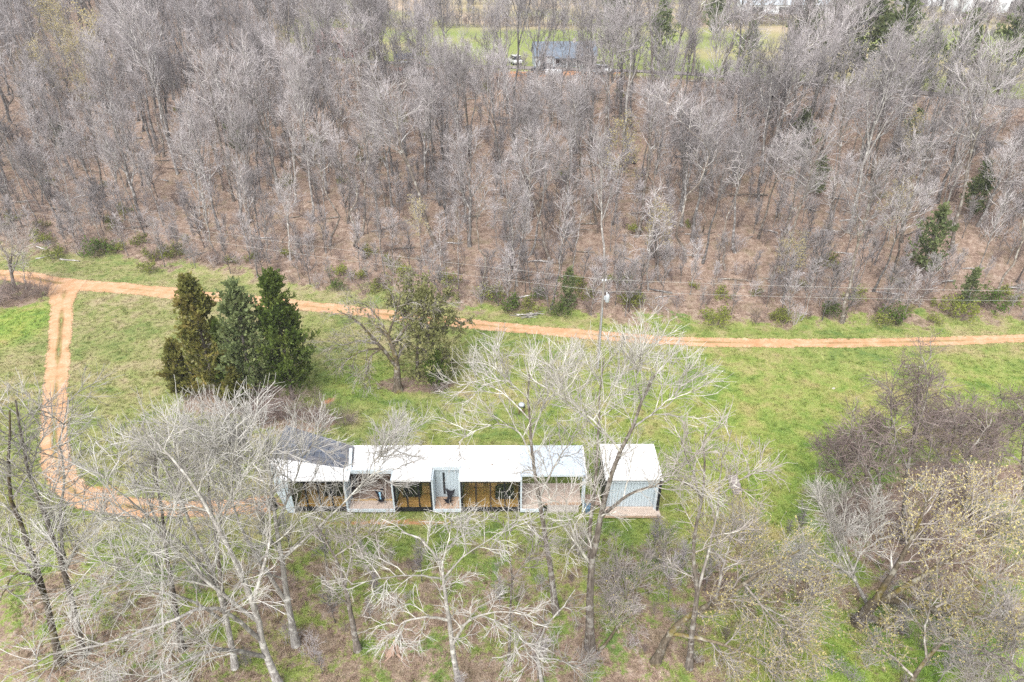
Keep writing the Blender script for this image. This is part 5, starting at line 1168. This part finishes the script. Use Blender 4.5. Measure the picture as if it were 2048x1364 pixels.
b = ground(791, 1308)
t = thing('tree_stump', 'split reddish-brown stump in the leaf litter at the bottom', 'stump', b, .2)
r_ = np.random.default_rng(9)
def shard(x, y, w, h, ln):
    g = Geo(); a = np.linspace(0, 6.283, 8)[:-1]; prof = 1 + .25 * r_.normal(0, 1, 7)
    b_ = np.stack([x * 1.8 + np.cos(a) * w * 1.5 * prof, y * 1.8 + np.sin(a) * w * 1.2 * prof, 0 * a - .04], 1); m_ = np.stack([x + np.cos(a) * w * prof, y + np.sin(a) * w * .8 * prof, 0 * a + h * .5], 1)
    t_ = np.stack([x * .8 + ln + np.cos(a) * w * .45, y + np.sin(a) * w * .35, h + r_.normal(0, .06, 7)], 1); v = np.vstack([b_, m_, t_, t_.mean(0)[None]]); k = np.arange(7); k2 = (k + 1) % 7
    g.add(v, np.vstack([np.stack([k, k2, k2 + 7, k + 7], 1), np.stack([k + 7, k2 + 7, k2 + 14, k + 14], 1), np.stack([k + 14, k2 + 14, k * 0 + 21, k * 0 + 21], 1)])); return g
part('shard', shard(-.16, 0, .19, .75, .02), M['stump'], t); part('shard', shard(.14, .05, .17, .68, -.03), M['stump'], t); part('shard', shard(.02, .2, .14, .9, .0), M['stump_core'], t)
for a in (-2.6, -.9, .4, 1.9):
    g = Geo(); g.tube([(.2 * math.cos(a), .2 * math.sin(a), .14), (.5 * math.cos(a), .5 * math.sin(a), .04), (.8 * math.cos(a), .8 * math.sin(a), -.03)], [.09, .06, .03], 6); part('root', g, M['stump'], t, True)

b0, b1 = ground(1460, 950), ground(1478, 1000); ang_ = math.atan2(b1[1] - b0[1], b1[0] - b0[0])
t = thing('woodpile', 'low stack of bleached grey firewood on the grass right of the cabin', 'woodpile', (b0 + b1) / 2, ang_)
for lay in range(3):
    for k in range(11 - lay):
        r0_ = random.uniform(.075, .10); xx = -.95 + (k + .5 * lay) * .18; zz = .09 + lay * .155
        g = Geo(); jx = random.uniform(-.05, .05); g.tube([(xx, -.32 + jx, zz), (xx + random.uniform(-.02, .02), .32 + jx, zz)], [r0_, r0_], 7); lg = part('log', g, M['log_bark'], t)
        for e in (-.322, .322):
            g = Geo(); a = np.arange(7) / 7 * 6.283; v = np.vstack([np.stack([xx + np.cos(a) * r0_ * .95, 0 * a + e + jx, zz + np.sin(a) * r0_ * .95], 1), [[xx, e * 1.01 + jx, zz]]]); kk = np.arange(7); g.add(v, np.stack([kk, (kk + 1) % 7, kk * 0 + 7, kk * 0 + 7], 1)); part('cut_end', g, M['log_end'], lg)

def rock(name, lab, cat, px, py, s, mat, flat=.6):
    rr = np.random.default_rng(int(px)); b = ground(px, py); nu, nv = 9, 6; u = np.linspace(0, 6.283, nu + 1)[:-1]; v = np.linspace(-.9, 1.45, nv)
    U, V = np.meshgrid(u, v); R_ = s * (1 + .22 * rr.normal(0, 1, U.shape)); P_ = np.stack([R_ * np.cos(U) * np.cos(V), R_ * np.sin(U) * np.cos(V) * .75, R_ * np.sin(V) * flat], -1).reshape(-1, 3)
    i = (np.arange(nv - 1)[:, None] * nu + np.arange(nu)[None]); j = (np.arange(nv - 1)[:, None] * nu + (np.arange(nu)[None] + 1) % nu)
    g = Geo(); g.add(P_, np.stack([i, j, j + nu, i + nu], -1).reshape(-1, 4)); o = link(name, g.mesh(name, [mat], False), loc=b); tag(o, lab, cat); return o
rock('stone', 'small white stone in the open meadow on the right', 'stone', 1667, 778, .16, M['log_end'])
rock('stone', 'pale stone in the grass left of the mossy meadow tree', 'stone', 757, 777, .15, M['stone'])
rock('stone', 'grey stone in the meadow above the cabin roof', 'stone', 1432, 905, .2, M['stone'])
rock('ledge', 'dark rock ledge high on the slope at the left', 'rock', 578, 268, 1.3, M['ledge'], .35)
rock('ledge', 'dark rock ledge on the slope above the pole', 'rock', 1262, 322, 1.2, M['ledge'], .35)
rock('ledge', 'dark rock ledge high on the right slope', 'rock', 1880, 292, 1.6, M['ledge'], .35)
rock('ledge', 'low rock ledge on the right slope near the edge', 'rock', 1990, 290, 1.1, M['ledge'], .35)
rock('ledge', 'rock ledge near the crest left of the farmhouse', 'rock', 1075, 228, 1.1, M['ledge'], .35)
def fallen(lab, px, py, ln, rz, r, mat, group=None):
    b = ground(px, py); t = thing('fallen_log', lab, 'log', b, rz, 'fallen logs'); dx = np.array([math.cos(rz), math.sin(rz)]) * ln / 2
    z0, z1 = tz(b[0] - dx[0], b[1] - dx[1]) - b[2], tz(b[0] + dx[0], b[1] + dx[1]) - b[2]
    g = Geo(); u = np.linspace(-1, 1, 8); g.tube(np.stack([u * ln / 2, .12 * np.sin(u * 2.2), (z0 + z1) / 2 + (z1 - z0) / 2 * u + r * .8], 1), np.linspace(r, r * .55, 8), 7, cap=True); part('stem', g, M[mat], t, True)
    P1_, R1_ = grow(np.random.default_rng(int(px)), np.stack([u * ln / 2, .12 * np.sin(u * 2.2), (z0 + z1) / 2 + (z1 - z0) / 2 * u + r * .8], 1)[None], np.linspace(r, r * .55, 8)[None], 5, .4, 1, ln * .2, (30, 70), 4, .15, .03, .35)
    g = Geo(); g.tube(P1_, R1_, 4); part('branch', g, M[mat], t, True)
for a in (('fallen log slanting across the slope above the mossy meadow tree', 800, 448, 5, .5, .16, 'bark_dark'), ('dark fallen log low on the slope right of the pole', 1640, 470, 5, .7, .15, 'bark_dark'), ('pale fallen log at the left wood edge by the bushes', 140, 522, 3, -.3, .12, 'bark_pale'),
          ('long pale log at the left wood edge nearest the frame', 98, 514, 3, .5, .1, 'bark_pale'), ('fallen log midway up the slope right of centre', 1330, 470, 6, .45, .15, 'bark_dark'), ('fallen branch log near the foot of the twin-stemmed tree', 1225, 1270, 3.2, .8, .11, 'bark_moss')): fallen(*a)
b = ground(1058, 634); t = thing('branch_heap', 'heap of dead grey branches beside the dirt road', 'branch heap', b)
for k in range(14):
    a = random.uniform(-.6, .6); g = Geo(); l_ = random.uniform(1.2, 2.6); x0_, y0_ = random.uniform(-1, 1), random.uniform(-.4, .4); z_ = .05 + .05 * (k // 2)
    g.tube([(x0_ - l_ / 2 * math.cos(a), y0_ - l_ / 2 * math.sin(a), z_), (x0_, y0_, z_ + .06), (x0_ + l_ / 2 * math.cos(a), y0_ + l_ / 2 * math.sin(a), z_)], [.05, .045, .02], 5); part('branch', g, M['bark_pale'], t, True)
b = ground(548, 1018); t = thing('rubbish_barrel', 'black barrel at the left end of the house', 'barrel', b)
g = lathe([(.26, 0), (.28, .02), (.28, .3), (.295, .31), (.28, .33), (.28, .58), (.295, .59), (.28, .61), (.28, .86), (.25, .87), (.25, .5), (0, .5)], 14); part('drum', g, M['black'], t, True)
g = lathe([(.29, .84), (.30, .85), (.30, .88), (.28, .885)], 14); part('rim', g, M['rust'], t, True)
# ------------------------------------------------------------------ the farm along the crest and beyond
def gable(t, w, d, h, rise, wall, roof, over=.35):
    g = Geo(); g.box(-w / 2, w / 2, -d / 2, d / 2, 0, h); part('wall', g, wall, t)
    for sy in (-1, 1):
        g = Geo(); e = d / 2 + over; k = rise / (d / 2); z0 = h - over * k
        a = [(-w / 2 - over, sy * e, z0), (w / 2 + over, sy * e, z0), (w / 2 + over, 0, h + rise), (-w / 2 - over, 0, h + rise)]
        if sy > 0: a = [a[1], a[0], a[3], a[2]]
        g.hexa(a, [(p[0], p[1], p[2] + .14) for p in a]); part('roof', g, roof, t)
    for sx in (-1, 1):
        g = Geo(); x0, x1 = sorted((sx * w / 2, sx * (w / 2 - .1))); v = [(x0, -d / 2, h), (x0, d / 2, h), (x0, 0, h + rise - .02), (x1, -d / 2, h), (x1, d / 2, h), (x1, 0, h + rise - .02)]
        g.add(v, [(0, 2, 1, 1), (3, 4, 5, 5), (0, 3, 5, 2), (1, 2, 5, 4)]); part('gable_end', g, wall, t)
def opening(t, nm, x, w, z0, z1, y, mat, trim):
    g = Geo(); g.box(x - w / 2 - .08, x + w / 2 + .08, y - .05, y - .01, z0 - .08, z1 + .08); f_ = part(nm, g, trim, t); g = Geo(); g.box(x - w / 2, x + w / 2, y - .075, y - .051, z0, z1); part('pane' if nm == 'window' else 'leaf', g, mat, f_)
def onp(px, py): return ground(px, py)
p = onp(1130, 138) + np.array([0, 5, 0]); t = thing('farmhouse', 'grey farmhouse with blue-grey roof behind the trees on the crest', 'house', p, .06)
t.scale = (.82,) * 3; gable(t, 15, 8, 2.8, 2.6, M['grey_siding'], M['grey_roof'])
for x_ in (-5.5, -2.2, 3.2, 5.8): opening(t, 'window', x_, 1.2, 1.0, 2.2, -4, M['window_dark'], M['white_paint'])
opening(t, 'door', .6, 1.0, .1, 2.2, -4, M['grey_siding'], M['white_paint'])
g = Geo(); g.box(2.2, 2.9, -.4, .3, 4.6, 6.2); part('chimney', g, M['stone'], t)
g = Geo(); g.hexa([(-3, -6.2, 2.35), (2.5, -6.2, 2.35), (2.5, -4.1, 2.6), (-3, -4.1, 2.6)], [(-3, -6.2, 2.47), (2.5, -6.2, 2.47), (2.5, -4.1, 2.72), (-3, -4.1, 2.72)]); part('porch_roof', g, M['grey_roof'], t)
for x_ in (-2.9, 0, 2.3):
    g = Geo(); g.box(x_, x_ + .12, -6.1, -5.98, 0, 2.36); part('porch_post', g, M['white_paint'], t)
p = onp(672, 118) + np.array([0, 6, 0]); t = thing('red_barn', 'faded red barn with rusty pink roof behind the crest trees', 'barn', p, -.1); gable(t, 9, 7, 3.2, 2.2, M['red_paint'], M['pink_roof'])
opening(t, 'door', -1, 2.6, .05, 2.6, -3.5, M['window_dark'], M['white_paint']); opening(t, 'window', 2.7, .9, 1.3, 2.2, -3.5, M['window_dark'], M['white_paint'])
def wheel(t, x, y, r, w=.22):
    P_ = [(x - w / 2, y, r), (x - w / 2 + .03, y, r), (x + w / 2 - .03, y, r), (x + w / 2, y, r)]; g = Geo(); g.tube(P_, [r * .85, r, r, r * .85], 14, cap=True); wh = part('wheel', g, M['tyre'], t); g = Geo(); g.tube([(x - w / 2 - .02, y, r), (x + w / 2 + .02, y, r)], [r * .55] * 2, 10, cap=True); part('rim', g, M['grey_metal'], wh)
def car(lab, px, py, rz, mat, suv=True):
    p = onp(px, py); t = thing('parked_car', lab, 'car', p, rz, 'vehicles parked at the farmhouse')
    prof = [(-2.2, .45), (-2.25, .8), (-2.0, 1.02), (2.05, 1.0), (2.25, .75), (2.2, .4)]; h0 = 1.72 if suv else 1.45
    g = Geo(); v = [(sx * .88, y_, z_) for sx in (-1, 1) for y_, z_ in prof]; n6 = 6; q = [(k, k + 1, k + 7, k + 6) for k in range(5)] + [(5, 0, 6, 11), (0, 5, 4, 1), (1, 4, 3, 2), (6, 7, 10, 11), (7, 8, 9, 10)]; g.add(v, q); part('body', g, mat, t)
    g = Geo(); g.hexa([(-.84, -1.9 if suv else -1.2, 1.0), (.84, -1.9 if suv else -1.2, 1.0), (.84, 1.0, 1.0), (-.84, 1.0, 1.0)], [(-.68, -1.7 if suv else -.6, h0), (.68, -1.7 if suv else -.6, h0), (.68, .35, h0), (-.68, .35, h0)]); part('window_band', g, M['window_dark'], t)
    g = Geo(); g.box(-.7, .7, -1.72 if suv else -.62, .37, h0 + .002, h0 + .05); part('roof', g, mat, t)
    for x_ in (-.8, .8):
        for y_ in (-1.35, 1.4): wheel(t, x_, y_, .34)
    for x_ in (-.6, .6):
        g = Geo(); g.box(x_ - .16, x_ + .16, 2.22, 2.27, .66, .8); part('headlight', g, M['porcelain'], t)
car('dark car parked left of the grey farmhouse', 1086, 146, 1.4, M['dark_paint']); car('silver car parked right of the farmhouse porch', 1182, 148, 1.2, M['silver_paint']); car('white car parked at the right end of the farm yard', 1205, 146, .4, M['white_paint'], False); car('white car among the crest trees left of the farmhouse', 1030, 128, .3, M['white_paint'])
for k, (px, py, lab) in enumerate(((1096, 152, 'white wrapped bale in the farm yard, leftmost of three'), (1107, 152, 'white wrapped bale in the farm yard, middle of three'), (1117, 153, 'white wrapped bale in the farm yard, rightmost of three'))):
    t = thing('hay_bale', lab, 'bale', onp(px, py), .2 * k, 'white bales in the farm yard'); g = Geo(); g.tube([(-.55, 0, .62), (-.5, 0, .62), (.5, 0, .62), (.55, 0, .62)], [.5, .62, .62, .5], 14, cap=True); part('wrap', g, M['white_paint'], t, True)
    g = Geo(); g.tube([(-.05, 0, .62), (.05, 0, .62)], [.635, .635], 14); part('band', g, M['grey_metal'], t)
def tractor(lab, px, py, rz, canopy):
    t = thing('orange_tractor', lab, 'tractor', onp(px, py), rz, 'orange tractors on the crest')
    g = Geo(); g.hexa([(-.4, .1, .7), (.4, .1, .7), (.36, 1.6, .7), (-.36, 1.6, .7)], [(-.38, .1, 1.35), (.38, .1, 1.35), (.3, 1.55, 1.2), (-.3, 1.55, 1.2)]); part('bonnet', g, M['orange_paint'], t)
    g = Geo(); g.box(-.5, .5, -1.1, .08, .6, 1.0); part('chassis', g, M['orange_paint'], t); g = Geo(); g.box(-.25, .25, -.8, -.35, 1.002, 1.5); part('seat', g, M['black'], t)
    for x_ in (-.75, .75): wheel(t, x_, -.6, .65, .38)
    for x_ in (-.55, .55): wheel(t, x_, 1.2, .38, .24)
    for sx in (-.45, .45):
        g = Geo(); g.tube([(sx, -.9, 1.0), (sx, -.85, 2.3)], [.04, .04], 6); part('roll_bar', g, M['black'], t)
    g = Geo(); g.box(-.62, .62, -1.2, .3, 2.3, 2.38); part('canopy', g, canopy, t)
tractor('orange tractor with white canopy among the crest trees', 806, 150, 1.5, M['white_paint']); tractor('orange tractor with orange canopy right of the white-topped one', 838, 151, .9, M['orange_paint'])
p = onp(808, 124); t = thing('tarp_shelter', 'navy tarp-covered wagon on the crest field', 'wagon', p, .2)
u = np.linspace(0, math.pi, 9); n9 = len(u); v = [(x_, -1.2 * math.cos(a), .7 + 1.0 * math.sin(a)) for x_ in (-2, 2) for a in u]; g = Geo(); g.add(v, [(k, k + 1, k + n9 + 1, k + n9) for k in range(n9 - 1)]); g.add([(x_, 0, .7) for x_ in (-2, 2)] + v, [(0, 2 + k, 3 + k, 3 + k) for k in range(n9 - 1)] + [(1, 2 + n9 + k + 1, 2 + n9 + k, 2 + n9 + k) for k in range(n9 - 1)]); part('tarp', g, M['blue_tarp'], t, True)
g = Geo(); g.box(-2, 2, -1.15, 1.15, .5, .69); part('bed', g, M['cabinet'], t)
for x_ in (-1.4, 1.4): wheel(t, x_, -1.0, .35); wheel(t, x_, 1.0, .35)
p = onp(853, 108); t = thing('hay_feeder', 'round rusty hay feeder in the green crest field', 'feeder', p)
for z_ in (.1, .6, 1.1):
    a = np.linspace(0, 6.283, 21); g = Geo(); g.tube(np.stack([1.1 * np.cos(a), 1.1 * np.sin(a), 0 * a + z_], 1), np.full(21, .045), 6); part('ring', g, M['rust'], t, True)
for k in range(14):
    a = k / 14 * 6.283; g = Geo(); g.tube([(1.1 * math.cos(a), 1.1 * math.sin(a), 0), (1.1 * math.cos(a), 1.1 * math.sin(a), 1.12)], [.035] * 2, 5); part('bar', g, M['rust'], t)
pa, pb2 = onp(868, 140), onp(1000, 146); t = thing('rail_fence', 'weathered brown rail fence along the crest field', 'fence', pa); dv = (pb2 - pa); n_f = 8
for k in range(n_f + 1):
    q = dv * k / n_f; zz = tz(pa[0] + q[0], pa[1] + q[1]) - pa[2]; g = Geo(); g.box(q[0] - .07, q[0] + .07, q[1] - .07, q[1] + .07, zz - .1, zz + 1.25); part('post', g, M['brown_board'], t)
    if k < n_f:
        q2 = dv * (k + 1) / n_f; z2 = tz(pa[0] + q2[0], pa[1] + q2[1]) - pa[2]
        for h_ in (.35, .75, 1.1):
            g = Geo(); g.tube([(q[0], q[1] - .1, zz + h_), (q2[0], q2[1] - .1, z2 + h_)], [.055, .055], 5); part('rail', g, M['brown_board'], t)
def far_barn(lab, px, py, w, d, h, rise, wall, roof, rz=0., doors=2):
    t = thing('far_barn', lab, 'barn', at(px, py, 15.0), rz, 'white buildings beyond the fields'); gable(t, w, d, h, rise, wall, roof)
    for k in range(doors): opening(t, 'door', -w / 2 + w * (k + .5) / doors, w / doors * .45, .05, h * .75, -d / 2, M['window_dark'], M['white_paint'])
far_barn('big white metal barn at the top right corner', 2000, 22, 36, 16, 5, 4, M['white_metal'], M['white_metal'], .05, 3)
far_barn('white barn roof left of the big top right barn', 1850, 10, 20, 12, 4, 3, M['white_metal'], M['white_metal'], 0, 2)
far_barn('long white shed beyond the field above the cedars', 1590, 26, 42, 9, 3, 1.6, M['white_metal'], M['grey_siding'], 0, 4)

# ------------------------------------------------------------------ the air: a thin even haze
HAZE = 0.0004
if HAZE:
    g = Geo(); g.box(-430, 430, -60, 640, -1.2, 62); o = link('haze', g.mesh('haze', []))
    hm = bpy.data.materials.new('haze'); hm.use_nodes = True; hm.node_tree.nodes.clear()
    ho = hm.node_tree.nodes.new('ShaderNodeOutputMaterial'); hv = hm.node_tree.nodes.new('ShaderNodeVolumePrincipled')
    hv.inputs['Color'].default_value = (0.93, 0.94, 1.0, 1); hv.inputs['Density'].default_value = HAZE; hv.inputs['Anisotropy'].default_value = 0.2
    hm.node_tree.links.new(hv.outputs[0], ho.inputs['Volume']); o.data.materials.append(hm); o['kind'] = 'stuff'; o['label'] = 'thin pale haze over the valley'; o['category'] = 'haze'
